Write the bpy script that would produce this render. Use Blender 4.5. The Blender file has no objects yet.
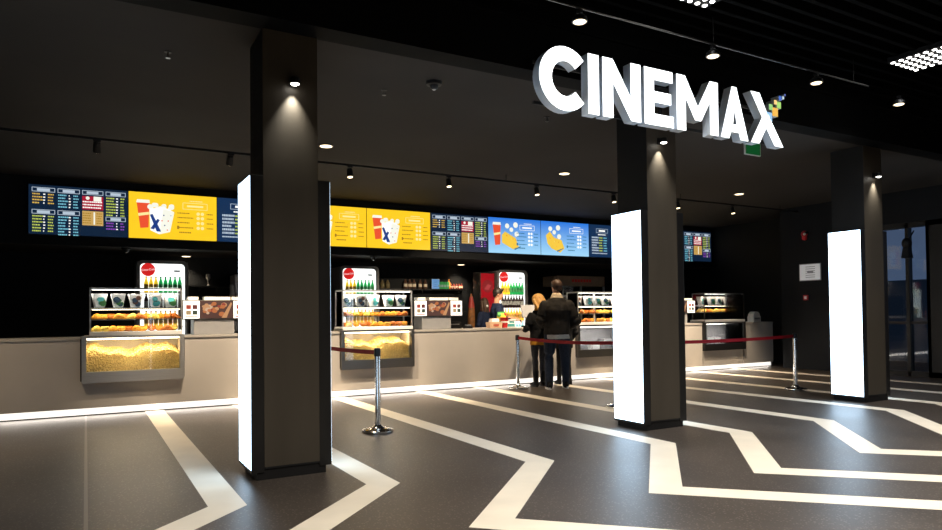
import bpy, bmesh, math, random
from mathutils import Vector, Matrix
random.seed(7)
C = bpy.context.scene.collection
R = math.radians
PI = math.pi

# ------------------------------------------------------------------ materials
def lin(r, g, b):
    f = lambda c: (c/255/12.92) if c/255 <= .04045 else ((c/255+.055)/1.055)**2.4
    return (f(r), f(g), f(b), 1)

def mat(name, col, rough=.5, metal=0., spec=.5, var=.12, scale=12., bump=0., stretch=(1, 1, 1)):
    """principled surface with procedural noise in colour, roughness and relief"""
    m = bpy.data.materials.new(name); m.use_nodes = True
    nt = m.node_tree; b = nt.nodes['Principled BSDF']
    tc = nt.nodes.new('ShaderNodeTexCoord'); mp = nt.nodes.new('ShaderNodeMapping')
    mp.inputs['Scale'].default_value = stretch
    nz = nt.nodes.new('ShaderNodeTexNoise'); nz.inputs['Scale'].default_value = scale; nz.inputs['Detail'].default_value = 4
    nt.links.new(tc.outputs['Object'], mp.inputs['Vector']); nt.links.new(mp.outputs['Vector'], nz.inputs['Vector'])
    rp = nt.nodes.new('ShaderNodeValToRGB')
    rp.color_ramp.elements[0].position = .3; rp.color_ramp.elements[1].position = .7
    rp.color_ramp.elements[0].color = tuple(max(0, c*(1-var)) for c in col[:3])+(1,)
    rp.color_ramp.elements[1].color = tuple(min(1, c*(1+var)) for c in col[:3])+(1,)
    nt.links.new(nz.outputs['Fac'], rp.inputs['Fac']); nt.links.new(rp.outputs['Color'], b.inputs['Base Color'])
    mr = nt.nodes.new('ShaderNodeMapRange')
    mr.inputs['To Min'].default_value = max(.02, rough*.85); mr.inputs['To Max'].default_value = min(1, rough*1.15)
    nt.links.new(nz.outputs['Fac'], mr.inputs['Value']); nt.links.new(mr.outputs['Result'], b.inputs['Roughness'])
    b.inputs['Metallic'].default_value = metal; b.inputs['Specular IOR Level'].default_value = spec
    if bump:
        bp = nt.nodes.new('ShaderNodeBump'); bp.inputs['Strength'].default_value = bump; bp.inputs['Distance'].default_value = .01
        nt.links.new(nz.outputs['Fac'], bp.inputs['Height']); nt.links.new(bp.outputs['Normal'], b.inputs['Normal'])
    return m

def emis(name, col, s=1., dif=(0.02, 0.02, 0.02, 1)):
    m = bpy.data.materials.new(name); m.use_nodes = True
    b = m.node_tree.nodes['Principled BSDF']
    b.inputs['Base Color'].default_value = dif; b.inputs['Roughness'].default_value = .35
    nt = m.node_tree
    tc = nt.nodes.new('ShaderNodeTexCoord'); nz = nt.nodes.new('ShaderNodeTexNoise'); nz.inputs['Scale'].default_value = 3
    nt.links.new(tc.outputs['Object'], nz.inputs['Vector'])
    mr = nt.nodes.new('ShaderNodeMapRange'); mr.inputs['To Min'].default_value = s*.95; mr.inputs['To Max'].default_value = s*1.05
    nt.links.new(nz.outputs['Fac'], mr.inputs['Value']); nt.links.new(mr.outputs['Result'], b.inputs['Emission Strength'])
    b.inputs['Emission Color'].default_value = col
    return m

def glass(name, tint=(1, 1, 1, 1), alpha=.12, rough=.03):
    m = bpy.data.materials.new(name); m.use_nodes = True
    nt = m.node_tree; nt.nodes.clear()
    o = nt.nodes.new('ShaderNodeOutputMaterial'); mx = nt.nodes.new('ShaderNodeMixShader')
    t = nt.nodes.new('ShaderNodeBsdfTransparent'); t.inputs['Color'].default_value = tint
    g = nt.nodes.new('ShaderNodeBsdfGlossy'); g.inputs['Roughness'].default_value = rough
    fr = nt.nodes.new('ShaderNodeFresnel'); fr.inputs['IOR'].default_value = 1.3
    nz = nt.nodes.new('ShaderNodeTexNoise'); nz.inputs['Scale'].default_value = 4
    ad = nt.nodes.new('ShaderNodeMath'); ad.operation = 'MULTIPLY_ADD'; ad.inputs[1].default_value = .02; 
    nt.links.new(nz.outputs['Fac'], ad.inputs[0]); nt.links.new(fr.outputs['Fac'], ad.inputs[2])
    nt.links.new(ad.outputs[0], mx.inputs['Fac'])
    nt.links.new(t.outputs[0], mx.inputs[1]); nt.links.new(g.outputs[0], mx.inputs[2]); nt.links.new(mx.outputs[0], o.inputs['Surface'])
    return m

def floor_mat():
    m = mat('dark_terrazzo', (.050, .040, .033, 1), .42, 0, .45, .25, 1.2)
    nt = m.node_tree; b = nt.nodes['Principled BSDF']
    base = b.inputs['Base Color'].links[0].from_socket
    tc = [n for n in nt.nodes if n.type == 'TEX_COORD'][0]
    col = base
    for sc, th, tint in ((40, .2, (.22, .19, .165, 1)), (90, .25, (.010, .009, .009, 1)), (24, .1, (.24, .21, .19, 1))):
        v = nt.nodes.new('ShaderNodeTexVoronoi'); v.inputs['Scale'].default_value = sc
        nt.links.new(tc.outputs['Object'], v.inputs['Vector'])
        mr = nt.nodes.new('ShaderNodeMapRange'); mr.inputs['From Min'].default_value = th+.08; mr.inputs['From Max'].default_value = th-.02
        nt.links.new(v.outputs['Distance'], mr.inputs['Value'])
        mx = nt.nodes.new('ShaderNodeMixRGB'); mx.inputs['Color2'].default_value = tint
        ml = nt.nodes.new('ShaderNodeMath'); ml.operation = 'MULTIPLY'; ml.inputs[1].default_value = .55
        nt.links.new(mr.outputs['Result'], ml.inputs[0]); nt.links.new(ml.outputs[0], mx.inputs['Fac'])
        nt.links.new(col, mx.inputs['Color1']); col = mx.outputs['Color']
    nt.links.new(col, b.inputs['Base Color'])
    return m

def grad_emis(name, top, bot, s):
    m = emis(name, top, s); nt = m.node_tree; b = nt.nodes['Principled BSDF']
    tc = [n for n in nt.nodes if n.type == 'TEX_COORD'][0]
    sp = nt.nodes.new('ShaderNodeSeparateXYZ'); nt.links.new(tc.outputs['Generated'], sp.inputs[0])
    rp = nt.nodes.new('ShaderNodeValToRGB'); rp.color_ramp.elements[0].color = bot; rp.color_ramp.elements[1].color = top
    nt.links.new(sp.outputs['Z'], rp.inputs['Fac']); nt.links.new(rp.outputs['Color'], b.inputs['Emission Color'])
    return m

M = {}
M['floor'] = floor_mat()
M['stripe'] = mat('cream_inlay', (.72, .66, .56, 1), .46, 0, .4, .06, 3)
M['joint'] = mat('metal_joint', (.16, .14, .12, 1), .4, .3)
M['ceil'] = mat('dark_ceiling', (.034, .031, .029, 1), .8, 0, .15, .25, .8)
M['black'] = mat('matt_black', (.008, .008, .009, 1), .6, 0, .3)
M['blackwall'] = mat('black_wall', (.0055, .0068, .009, 1), .6, 0, .2, .2, 2, .15)
M['fascia'] = mat('black_fascia', (.0025, .0028, .0033, 1), .75, 0, .08, .2, 2)
M['slat'] = mat('black_slat', (.0016, .0017, .0019, 1), .8, 0, .05)
M['taupe'] = mat('taupe_cladding', (.056, .047, .036, 1), .5, 0, .4, .08, 8, .08, (1, 1, .15))
M['coldark'] = mat('dark_cladding', (.0055, .0065, .0085, 1), .5, 0, .4, .08, 8)
M['gloss'] = mat('black_metal', (.010, .010, .011, 1), .4, .2, .5)
M['steel'] = mat('brushed_steel', (.50, .50, .51, 1), .34, .7, .5, .1, 40, .05, (.1, 8, 8))
M['dsteel'] = mat('dark_steel', (.16, .155, .15, 1), .32, .9, .5, .1, 40, .05, (.1, 8, 8))
M['chrome'] = mat('chrome', (.72, .72, .72, 1), .12, 1., .5, .04)
M['counter'] = mat('counter_panel', (.43, .40, .375, 1), .45, 0, .4, .05, 2)
M['ctop'] = mat('counter_top', (.40, .375, .35, 1), .35, 0, .5, .05, 3)
M['white'] = mat('white_plastic', (.75, .75, .74, 1), .4, 0, .4, .04)
M['paper'] = mat('white_paper', (.8, .8, .78, 1), .7, 0, .2, .04)
M['grey'] = mat('grey_enamel', (.30, .30, .31, 1), .4, .2, .5, .05)
M['red'] = mat('red_enamel', lin(190, 25, 30), .4, 0, .5, .08)
M['beltred'] = mat('red_webbing', lin(140, 14, 28), .7, 0, .2, .1, 60)
M['glass'] = glass('clear_glass')
M['glass2'] = glass('smoked_glass', (.75, .8, .85, 1))
M['lens'] = emis('lamp_lens_warm', (1, .80, .50, 1), 3.5)
M['lensw'] = emis('lamp_lens_white', (1, .95, .85, 1), 14)
M['lensdim'] = emis('lamp_lens_soft', (1, .86, .66, 1), 4)
M['panel'] = emis('light_panel_white', (.56, .78, 1, 1), 5.2, (.8, .8, .8, 1))
M['letter'] = emis('letter_face_white', (.93, .97, 1, 1), 2.6, (.8, .8, .8, 1))
M['return'] = mat('letter_side_glow_tint', (.62, .70, .80, 1), .5, 0, .4, .04)  # bright bluish tint carries the letters' glow onto their sides
M['toe'] = emis('toe_light_strip', (1, .94, .84, 1), 1.15, (.8, .8, .8, 1))
M['ledwarm'] = emis('case_led_warm', (1, .82, .55, 1), 8)
M['ledwhite'] = emis('case_led_white', (1, .95, .86, 1), 4)
M['popcorn'] = mat('popcorn_yellow', (.88, .63, .27, 1), .7, 0, .2, .3, 60, .4)
M['inside'] = mat('case_interior', (.62, .55, .45, 1), .5, 0, .4, .05)
M['dinside'] = mat('case_interior_dark', (.20, .19, .19, 1), .4, .2, .5, .05)
E_ = lambda n, c, s=1.: M.setdefault(n, emis('display_'+n, lin(*c), s))
for n, c, s in (('y', (255, 205, 35), 1.05), ('white_px', (255, 255, 250), 1.1), ('navy', (14, 34, 58), 1), ('navy2', (20, 48, 84), 1),
                ('redcup', (238, 84, 50), 1), ('xblue', (28, 60, 135), 1), ('dk', (165, 125, 35), 1), ('pale', (255, 236, 160), 1),
                ('cyan', (120, 195, 215), 1), ('lime', (190, 205, 90), 1), ('ochre', (220, 180, 80), 1), ('crimson', (175, 30, 55), 1),
                ('tan', (205, 165, 95), 1), ('violet', (140, 75, 185), 1), ('grey_px', (185, 200, 215), 1), ('chip', (250, 205, 70), 1),
                ('chip2', (255, 225, 120), 1), ('tealpx', (40, 110, 150), 1), ('cream_px', (250, 250, 235), 1), ('orange_px', (240, 150, 50), 1)):
    E_(n, c, s)
M['blue'] = grad_emis('display_blue', lin(40, 120, 225), lin(165, 220, 252), 1.)
GRN = emis('exit_green', lin(5, 80, 35), .8)

# ------------------------------------------------------------------ mesh builder
class MB:
    def __init__(s): s.v = []; s.f = []; s.m = []; s.ms = []
    def mi(s, m):
        if m not in s.ms: s.ms.append(m)
        return s.ms.index(m)
    def add(s, vs, fs, m, T=None):
        b = len(s.v); k = s.mi(m)
        for v in vs:
            v = Vector(v); s.v.append(T @ v if T else v)
        for f in fs: s.f.append([b+i for i in f]); s.m.append(k)
        return s
    def box(s, x0, x1, y0, y1, z0, z1, m, T=None):
        vs = [(x0, y0, z0), (x1, y0, z0), (x1, y1, z0), (x0, y1, z0), (x0, y0, z1), (x1, y0, z1), (x1, y1, z1), (x0, y1, z1)]
        return s.add(vs, [(3, 2, 1, 0), (4, 5, 6, 7), (0, 1, 5, 4), (1, 2, 6, 5), (2, 3, 7, 6), (3, 0, 4, 7)], m, T)
    def frus(s, cx, cy, z0, z1, w0, d0, w1, d1, m, T=None):
        vs = []
        for z, w, d in ((z0, w0/2, d0/2), (z1, w1/2, d1/2)):
            vs += [(cx-w, cy-d, z), (cx+w, cy-d, z), (cx+w, cy+d, z), (cx-w, cy+d, z)]
        return s.add(vs, [(3, 2, 1, 0), (4, 5, 6, 7), (0, 1, 5, 4), (1, 2, 6, 5), (2, 3, 7, 6), (3, 0, 4, 7)], m, T)
    def poly(s, pts, m, T=None): return s.add(pts, [tuple(range(len(pts)))], m, T)
    def prism(s, pts, y0, y1, m, mf=None):       # polygon in XZ, extruded along Y; front face (y0) may differ
        n = len(pts)
        vs = [(x, y0, z) for x, z in pts]+[(x, y1, z) for x, z in pts]
        s.add(vs, [(i, (i+1) % n, n+(i+1) % n, n+i) for i in range(n)]+[tuple(range(2*n-1, n-1, -1))], m)
        return s.add([(x, y0, z) for x, z in pts], [tuple(range(n))], mf or m)
    def lathe(s, prof, m, c=(0, 0, 0), n=20, T=None):
        vs = []; fs = []
        for r, z in prof:
            for i in range(n):
                a = 2*PI*i/n; vs.append((c[0]+r*math.cos(a), c[1]+r*math.sin(a), c[2]+z))
        for j in range(len(prof)-1):
            for i in range(n): fs.append((j*n+i, j*n+(i+1) % n, (j+1)*n+(i+1) % n, (j+1)*n+i))
        fs.append(tuple(range(n-1, -1, -1))); fs.append(tuple((len(prof)-1)*n+i for i in range(n)))
        return s.add(vs, fs, m, T)
    def cyl(s, p0, p1, r0, r1, m, n=14):
        p0, p1 = Vector(p0), Vector(p1); d = p1-p0
        T = Matrix.Translation(p0) @ d.to_track_quat('Z', 'Y').to_matrix().to_4x4()
        return s.lathe([(r0, 0), (r1, d.length)], m, n=n, T=T)
    def ell(s, c, r, m, n=12, k=8, T=None, wob=0., seed=0):
        rd = random.Random(seed); vs = [(c[0], c[1], c[2]-r[2])]; fs = []
        for j in range(1, k):
            t = PI*j/k-PI/2
            for i in range(n):
                a = 2*PI*i/n; w = 1+wob*(rd.random()-.5)
                vs.append((c[0]+r[0]*w*math.cos(t)*math.cos(a), c[1]+r[1]*w*math.cos(t)*math.sin(a), c[2]+r[2]*w*math.sin(t)))
        vs.append((c[0], c[1], c[2]+r[2])); L = len(vs)-1
        for i in range(n):
            fs.append((0, 1+(i+1) % n, 1+i)); fs.append((L, L-n+i, L-n+(i+1) % n))
            for j in range(k-2): fs.append((1+j*n+i, 1+j*n+(i+1) % n, 1+(j+1)*n+(i+1) % n, 1+(j+1)*n+i))
        return s.add(vs, fs, m, T)
    def tube(s, pts, r, m, n=8):
        for a, b in zip(pts[:-1], pts[1:]): s.cyl(a, b, r, r, m, n)
        return s
    def disc(s, c, r, m, axis='y', n=24, rz=None):    # flat disc facing -Y
        return s.poly([(c[0]+r*math.cos(2*PI*i/n), c[1], c[2]+(rz or r)*math.sin(2*PI*i/n)) for i in range(n)], m)
    def mesh(s, name, smooth=False, bevel=0.):
        me = bpy.data.meshes.new(name); me.from_pydata([tuple(v) for v in s.v], [], s.f)
        for m in s.ms: me.materials.append(m)
        for p, k in zip(me.polygons, s.m): p.material_index = k
        if bevel:
            bm = bmesh.new(); bm.from_mesh(me)
            bmesh.ops.bevel(bm, geom=[e for e in bm.edges if len(e.link_faces) == 2 and e.calc_face_angle(0) > .6], offset=bevel, segments=2, affect='EDGES', profile=.6)
            bm.to_mesh(me); bm.free()
        if smooth:
            me.polygons.foreach_set('use_smooth', [True]*len(me.polygons)); me.set_sharp_from_angle(angle=R(40))
        me.update(); return me
    def build(s, name, parent=None, smooth=False, bevel=0., loc=(0, 0, 0)):
        o = bpy.data.objects.new(name, s.mesh(name, smooth, bevel)); C.objects.link(o); o.location = loc
        if parent: o.parent = parent
        return o

def part(name, me, parent, loc=(0, 0, 0), rot=(0, 0, 0)):
    o = bpy.data.objects.new(name, me); C.objects.link(o); o.parent = parent; o.location = loc; o.rotation_euler = rot; return o
def thing(name, label, cat, loc=(0, 0, 0), rz=0, group=None):
    o = bpy.data.objects.new(name, None); C.objects.link(o); o.empty_display_size = .05
    o.location = loc; o.rotation_euler = (0, 0, rz); o['label'] = label; o['category'] = cat
    if group: o['group'] = group
    return o
def tag(o, label, cat, group=None):
    o['label'] = label; o['category'] = cat
    if group: o['group'] = group
    return o
def single(name, me, label, cat, loc=(0, 0, 0), rz=0, group=None):
    o = bpy.data.objects.new(name, me); C.objects.link(o); o.location = loc; o.rotation_euler = (0, 0, rz)
    return tag(o, label, cat, group)
def struct(name, mb, **k):
    o = mb.build(name, **k); o['kind'] = 'structure'; return o
def dup(o, loc=None, label=None, group=None, rz=None, parent=None):
    c = o.copy(); C.objects.link(c)
    if parent: c.parent = parent
    if loc is not None: c.location = loc
    if rz is not None: c.rotation_euler = (0, 0, rz)
    if label: c['label'] = label
    if group: c['group'] = group
    for ch in list(o.children): dup(ch, parent=c)
    return c
def text_mesh(name, txt, size, m, ext=.001):
    cu = bpy.data.curves.new('txt', 'FONT'); cu.body = txt; cu.size = size; cu.align_x = 'CENTER'; cu.align_y = 'CENTER'; cu.extrude = ext
    o = bpy.data.objects.new('txt', cu); C.objects.link(o)
    dg = bpy.context.evaluated_depsgraph_get(); me = bpy.data.meshes.new_from_object(o.evaluated_get(dg)); me.name = name
    bpy.data.objects.remove(o); bpy.data.curves.remove(cu); me.materials.clear(); me.materials.append(m); return me
def spot(name, loc, aim, power, col, size, blend=.5, rad=.04, parent=None):
    l = bpy.data.lights.new(name, 'SPOT'); l.energy = power; l.color = col; l.spot_size = R(size); l.spot_blend = blend; l.shadow_soft_size = rad
    o = bpy.data.objects.new(name, l); C.objects.link(o); o.location = loc
    o.rotation_euler = (Vector(aim)-Vector(loc)).to_track_quat('-Z', 'Y').to_euler(); return o
def area(name, loc, size, power, col, sizey=None, rot=(0, 0, 0), spread=180):
    l = bpy.data.lights.new(name, 'AREA'); l.energy = power; l.color = col; l.size = size
    if sizey: l.shape = 'RECTANGLE'; l.size_y = sizey
    l.spread = R(spread)
    o = bpy.data.objects.new(name, l); C.objects.link(o); o.location = loc; o.rotation_euler = rot; return o

# ------------------------------------------------------------------ setting
ZC = 3.57; YF = 5.2; YS = 12.74; YB = 14.45; ZS = 2.48; ZL = 4.25
fl = MB(); fl.poly([(-4, -3, 0), (20, -3, 0), (20, 15, 0), (-4, 15, 0)], M['floor'])
def ribbon(mb, pts, w, z, m):
    L = []; Rr = []
    for i, p in enumerate(pts):
        p = Vector(p)
        d0 = (p-Vector(pts[i-1])).normalized() if i else None
        d1 = (Vector(pts[i+1])-p).normalized() if i < len(pts)-1 else None
        a = d0 or d1; b = d1 or d0
        n0 = Vector((-a.y, a.x)); n1 = Vector((-b.y, b.x)); n = (n0+n1).normalized(); k = w/2/max(.3, n.dot(n0))
        L.append((p.x+n.x*k, p.y+n.y*k, z)); Rr.append((p.x-n.x*k, p.y-n.y*k, z))
    for i in range(len(pts)-1): mb.poly([L[i], Rr[i], Rr[i+1], L[i+1]][::1], m)
for k, (xt, xc) in enumerate(((.82, .835), (1.96, 1.965), (3.43, 3.42), (4.87, 4.885), (5.99, 6.01), (7.40, 7.44), (8.75, 8.92), (10.02, 10.08), (11.35, 11.35), (12.6, 12.6))):
    pts = [(xt, 10.3), (xc, 4.83)]
    x, y, sg = xc, 4.83, -1
    for j in range(4):
        d_ = 1.255 if sg < 0 else 2.2; x += sg*d_; y -= d_*1.004; sg = -sg; pts.append((x, y))
    ribbon(fl, pts, .236, .0009, M['stripe'])
fl.box(-.012, .012, -3, 10.3, .0002, .0011, M['joint'])
struct('floor', fl)

s = MB(); s.box(-4, 20, YF+.25, YS+.1, ZC, ZC+.1, M['ceil']); struct('ceiling', s)
s = MB()
s.box(-4, 20, -3, YF, ZL+.3, ZL+.4, M['black'])
y = -2.9
while y < YF-.1:
    s.box(-4, 20, y, y+.05, ZL, ZL+.3, M['slat']); y += .19
struct('ceiling_lobby', s)
s = MB(); s.box(-4, 20, YF, YF+.25, ZC-.001, ZL+.4, M['fascia']); s.box(-4, 20, YF-.03, YF, ZL-.22, ZL-.17, M['fascia']); s.box(-4, 20, YF-.05, YF, ZL-.06, ZL, M['fascia']); struct('wall_fascia', s)
s = MB(); s.box(-4, 14.9, YS+.07, YB, ZS, ZC, M['ceil']); s.box(-4, 14.9, YS+.065, YS+.07, ZS, ZC, M['blackwall']); struct('wall_bulkhead', s)
s = MB(); s.box(-4, 20, YB, YB+.15, 0, ZC, M['blackwall']); struct('wall_back', s)
s = MB(); s.box(-3.2, -3, -3, YB, 0, ZL+.4, M['blackwall']); struct('wall_left', s)
s = MB(); s.box(-4, 20, -3.2, -3, 0, ZL+.4, M['blackwall']); struct('wall_rear', s)
s = MB(); s.box(14.9, 15.1, 9.8, YB, 0, ZC, M['blackwall']); s.box(13.65, 13.9, 7.95, 9.8, 0, ZC, M['blackwall']); s.box(13.9, 15.1, 9.7, 9.8, 0, ZC, M['blackwall']); s.box(13.63, 13.65, 7.95, 8.0, 0, ZC, M['gloss']); struct('wall_right', s)
# glazed shopfront beyond the third column
s = MB(); s.box(13.7, 13.9, -3, 7.95, 2.95, ZL+.3, M['blackwall'])
for a in (7.95, 7.17, 6.80, 6.45, 5.0, 3.5, 2.0, .5, -1, -2.9):
    s.box(13.72, 13.85, a-.06, a, 0, 2.95, M['gloss'])
s.box(13.72, 13.85, -3, 7.95, 0, .1, M['gloss']); s.box(13.72, 13.85, -3, 7.95, 2.85, 2.95, M['gloss']); s.box(13.74, 13.83, -3, 7.95, 1.0, 1.05, M['gloss'])
s.box(13.72, 13.85, 6.2, 6.8, 0, 2.95, M['gloss'])
struct('wall_right_frame', s)
s = MB(); s.box(13.78, 13.79, -3, 7.9, .1, 2.85, M['glass2']); struct('window_1', s)
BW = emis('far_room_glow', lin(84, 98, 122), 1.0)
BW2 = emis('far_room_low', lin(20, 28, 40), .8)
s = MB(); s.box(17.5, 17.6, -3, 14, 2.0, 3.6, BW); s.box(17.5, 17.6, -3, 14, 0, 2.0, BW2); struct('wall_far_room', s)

# ------------------------------------------------------------------ columns with light boxes
ctr = thing('column', 'taupe clad square column between barrier post and popcorn case, ahead of the yellow screens', 'column', (1.436, 5.665, 0)); ctr['kind'] = 'thing'
s = MB(); s.box(-.22, .22, -.235, .235, .085, ZC, M['coldark']); s.box(-.2201, .2201, -.2365, -.2355, .1, ZC, M['taupe'])
s.build('shaft', ctr, bevel=0)
MB().box(-.275, .275, -.225, .225, 0, .085, M['black']).build('plinth', ctr)
c2 = dup(ctr, (5.537, 5.665, 0), 'taupe clad square column under the letter sign, near the people at the counter')
c3 = dup(ctr, (9.605, 5.665, 0), 'taupe clad square column beside the glazed shopfront, past the end barrier post')
def lightbox(sgn):
    h = MB(); a, b = sorted((sgn*.05, -sgn*.05)); h.box(a, b, -.236, .236, .06, 2.395, M['gloss'])
    p = MB(); x = sgn*.0515
    p.box(min(sgn*.049, x), max(sgn*.049, x), -.231, .231, .085, 2.387, M['panel'])
    return h.mesh('housing', bevel=.003), p.mesh('diffuser')
nm = ['column ahead of the yellow screens', 'column under the letter sign', 'column beside the glazed shopfront']
for sgn, side in ((-1, 'white glowing light box facing the menu-wall end on the '), (1, 'white glowing light box on the shopfront-facing side of the ')):
    hm, pm = lightbox(sgn)
    for i, cx in enumerate((1.436, 5.537, 9.605)):
        t = thing('light_box', side+nm[i], 'light box', (cx+sgn*.271, 5.665, 0)); part('housing', hm, t); part('diffuser', pm, t)
# wall lamps on the column fronts
lm0 = None
for i, cx in enumerate((1.452, 5.50, 9.62)):
    t = thing('column_lamp', 'small round downlight glowing on the upper front of the '+nm[i], 'lamp', (cx, 5.43, 3.14))
    if not lm0:
        lm0 = t
        a = MB(); a.box(-.025, .025, -.02, .0, -.01, .06, M['black']); a.box(-.01, .01, -.075, -.01, .02, .04, M['black']); a.build('bracket', t)
        a = MB(); a.lathe([(.015, .05), (.034, .045), (.040, .0), (.036, -.004)][::-1], M['black'], (0, -.075, 0)); a.build('housing', t, True)
        a = MB(); a.lathe([(.001, -.014), (.024, -.012), (.034, -.004), (.034, -.002)], M['lensw'], (0, -.075, 0)); a.build('lens', t, True)
    else:
        for ch in lm0.children:
            k = ch.copy(); C.objects.link(k); k.parent = t
    spot('column_spot', (cx, 5.37, 3.125), (cx-.02, 5.55, 2.2), 48, (1, .95, .82), 68, 1., .012)

# ------------------------------------------------------------------ letter sign
ZB_, ZT_ = 3.178, 3.757; Yl = 5.0
def arc(cx, cz, rx, rz, a0, a1, n): return [(cx+rx*math.cos(R(a0+(a1-a0)*i/n)), cz+rz*math.sin(R(a0+(a1-a0)*i/n))) for i in range(n+1)]
def L(c):
    H = ZT_-ZB_; z = lambda t: ZB_+t*H
    if c == 'C':
        cx, cz = 3.885, (ZB_+ZT_)/2
        o = arc(cx, cz, .297, .302, 42, 318, 28); i = arc(cx, cz, .155, .165, 318, 42, 28)
        i[0] = (cx+.118, cz-.108); i[-1] = (cx+.118, cz+.108)
        return o+i
    if c == 'I': return [(4.158, z(0)), (4.29, z(0)), (4.29, z(1)), (4.158, z(1))]
    if c == 'N': return [(4.336, z(0)), (4.468, z(0)), (4.468, z(.60)), (4.70, z(0)), (4.83, z(0)), (4.83, z(1)), (4.698, z(1)), (4.698, z(.40)), (4.466, z(1)), (4.336, z(1))]
    if c == 'E': return [(4.88, z(0)), (5.283, z(0)), (5.283, z(.2)), (5.012, z(.2)), (5.012, z(.405)), (5.25, z(.405)), (5.25, z(.6)), (5.012, z(.6)), (5.012, z(.8)), (5.275, z(.8)), (5.275, z(1)), (4.88, z(1))]
    if c == 'M': return [(5.332, z(0)), (5.462, z(0)), (5.462, z(.60)), (5.60, z(.22)), (5.69, z(.22)), (5.828, z(.60)), (5.828, z(0)), (5.956, z(0)), (5.956, z(1)), (5.83, z(1)), (5.645, z(.47)), (5.458, z(1)), (5.332, z(1))]
    if c == 'A': return None
    if c == 'X': return [(6.485, z(0)), (6.628, z(0)), (6.752, z(.33)), (6.895, z(0)), (7.05, z(0)), (6.832, z(.505)), (6.795, z(.60)), (6.78, z(.60)), (6.645, z(1)), (6.492, z(1)), (6.683, z(.525))]
def H2(t): return ZB_+t*(ZT_-ZB_)
sg = thing('letter_sign', 'large glowing white block letters hung along the black fascia', 'sign', (5.3, YF, 3.4))
off = Vector((5.3, YF, 3.4))
def signpart(nm_, pts, mf):
    from mathutils.geometry import tessellate_polygon
    b = MB(); n = len(pts)
    vs = [(x, Yl+.001, z) for x, z in pts]+[(x, Yl+.105, z) for x, z in pts]
    T = Matrix.Translation(-off)
    b.add(vs, [(i, (i+1) % n, n+(i+1) % n, n+i) for i in range(n)], M['return'], T)
    tri = tessellate_polygon([[Vector((x, z, 0)) for x, z in pts]])
    b.add(vs[n:], [tuple(t) for t in tri], M['return'], T)
    o = b.build(nm_, sg)
    f = MB(); f.add([(x, Yl, z) for x, z in pts], [tuple(t) for t in tri], mf, T); f.build('letter_face' if nm_ == 'letter' else 'tile_face', o)
    return o
for c in 'CINEMX': signpart('letter', L(c), M['letter'])
# A with its counter, cut as one bridged outline
Ao = [(5.995, H2(0)), (6.128, H2(0)), (6.158, H2(.13)), (6.284, H2(.13)), (6.312, H2(0)), (6.442, H2(0)), (6.256, H2(1)), (6.18, H2(1))]
Ai = [(6.19, H2(.28)), (6.252, H2(.28)), (6.221, H2(.56))]
signpart('letter', Ao[:3]+[(6.19, H2(.28)), (6.221, H2(.56)), (6.252, H2(.28)), (6.191, H2(.279)), (6.159, H2(.1299))]+Ao[3:], M['letter'])
for (x, z, w, c) in ((6.806, 3.505, .105, (150, 195, 235)), (6.84, 3.622, .066, (150, 205, 120)), (6.915, 3.575, .10, (240, 180, 75)), (6.925, 3.690, .052, (250, 205, 130)), (6.985, 3.665, .075, (165, 215, 110)), (7.012, 3.75, .05, (70, 110, 200)), (7.066, 3.762, .032, (200, 220, 235)), (7.10, 3.80, .022, (90, 110, 190))):
    signpart('colour_tile', [(x-w/2, z-w/2), (x+w/2, z-w/2), (x+w/2, z+w/2), (x-w/2, z+w/2)], emis('tile_%d' % c[0], lin(*c), 1.1))
a = MB(); a.box(3.6, 7.0, Yl+.105, Yl+.13, 3.60, 3.63, M['gloss'], Matrix.Translation(-off)); a.box(3.6, 7.0, Yl+.105, Yl+.13, 3.22, 3.25, M['black'], Matrix.Translation(-off))
for x in (3.8, 5.2, 6.7): a.box(x, x+.03, Yl+.12, YF, 3.60, 3.63, M['gloss'], Matrix.Translation(-off)); a.box(x, x+.03, Yl+.11, Yl+.13, 3.22, 3.63, M['black'], Matrix.Translation(-off))
a.build('mounting_rail', sg)

# ------------------------------------------------------------------ counter
CY = 10.25; CZ = 1.028
cases = [(.57, 'popcorn display case beside the dark end menu'), (4.09, 'popcorn display case behind the chrome barrier post'), (8.75, 'display case beside the customers'), (12.24, 'black framed display case near the counter end')]
HW = .635
ct = thing('service_counter', 'long pale grey concession counter with glowing toe strip', 'counter', (5, CY, 0))
T = Matrix.Translation((-5, -CY, 0))
edges = [-2.98]+[e for cx, _ in cases for e in (cx-HW-(.03 if cx > 12 else 0), cx+HW+(.03 if cx > 12 else 0))]+[13.93]
f = MB()
for a, b in zip(edges[::2], edges[1::2]): f.box(a, b, CY, CY+.04, .1, CZ-.03, M['counter'], T)
for cx, _ in cases: f.box(cx-HW, cx+HW, CY, CY+.04, .1, .45, M['counter'], T)
f.build('front_panel', ct)
f = MB()
for a, b in zip(edges[::2], edges[1::2]): f.box(a, b, CY-.012, CY+.75, CZ-.03, CZ, M['ctop'], T)
for cx, _ in cases: f.box(cx-HW, cx+HW, CY+.42, CY+.75, CZ-.03, CZ, M['ctop'], T)
f.build('worktop', ct)
MB().box(-2.98, 13.9, CY+.045, CY+.06, .012, .098, M['toe'], T).build('toe_light', ct)
f = MB(); f.box(13.89, 13.93, CY+.04, CY+.75, 0, CZ-.03, M['counter'], T); f.box(-2.98, 13.9, CY+.71, CY+.75, 0, CZ-.03, M['black'], T); f.box(-2.98, 13.88, CY+.06, CY+.08, 0, .1, M['black'], T); f.build('rear_panel', ct)
area('toe_glow', (5.4, CY+.035, .055), 16.8, 22, (1, .90, .8), .05, (R(-90), 0, 0))

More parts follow.
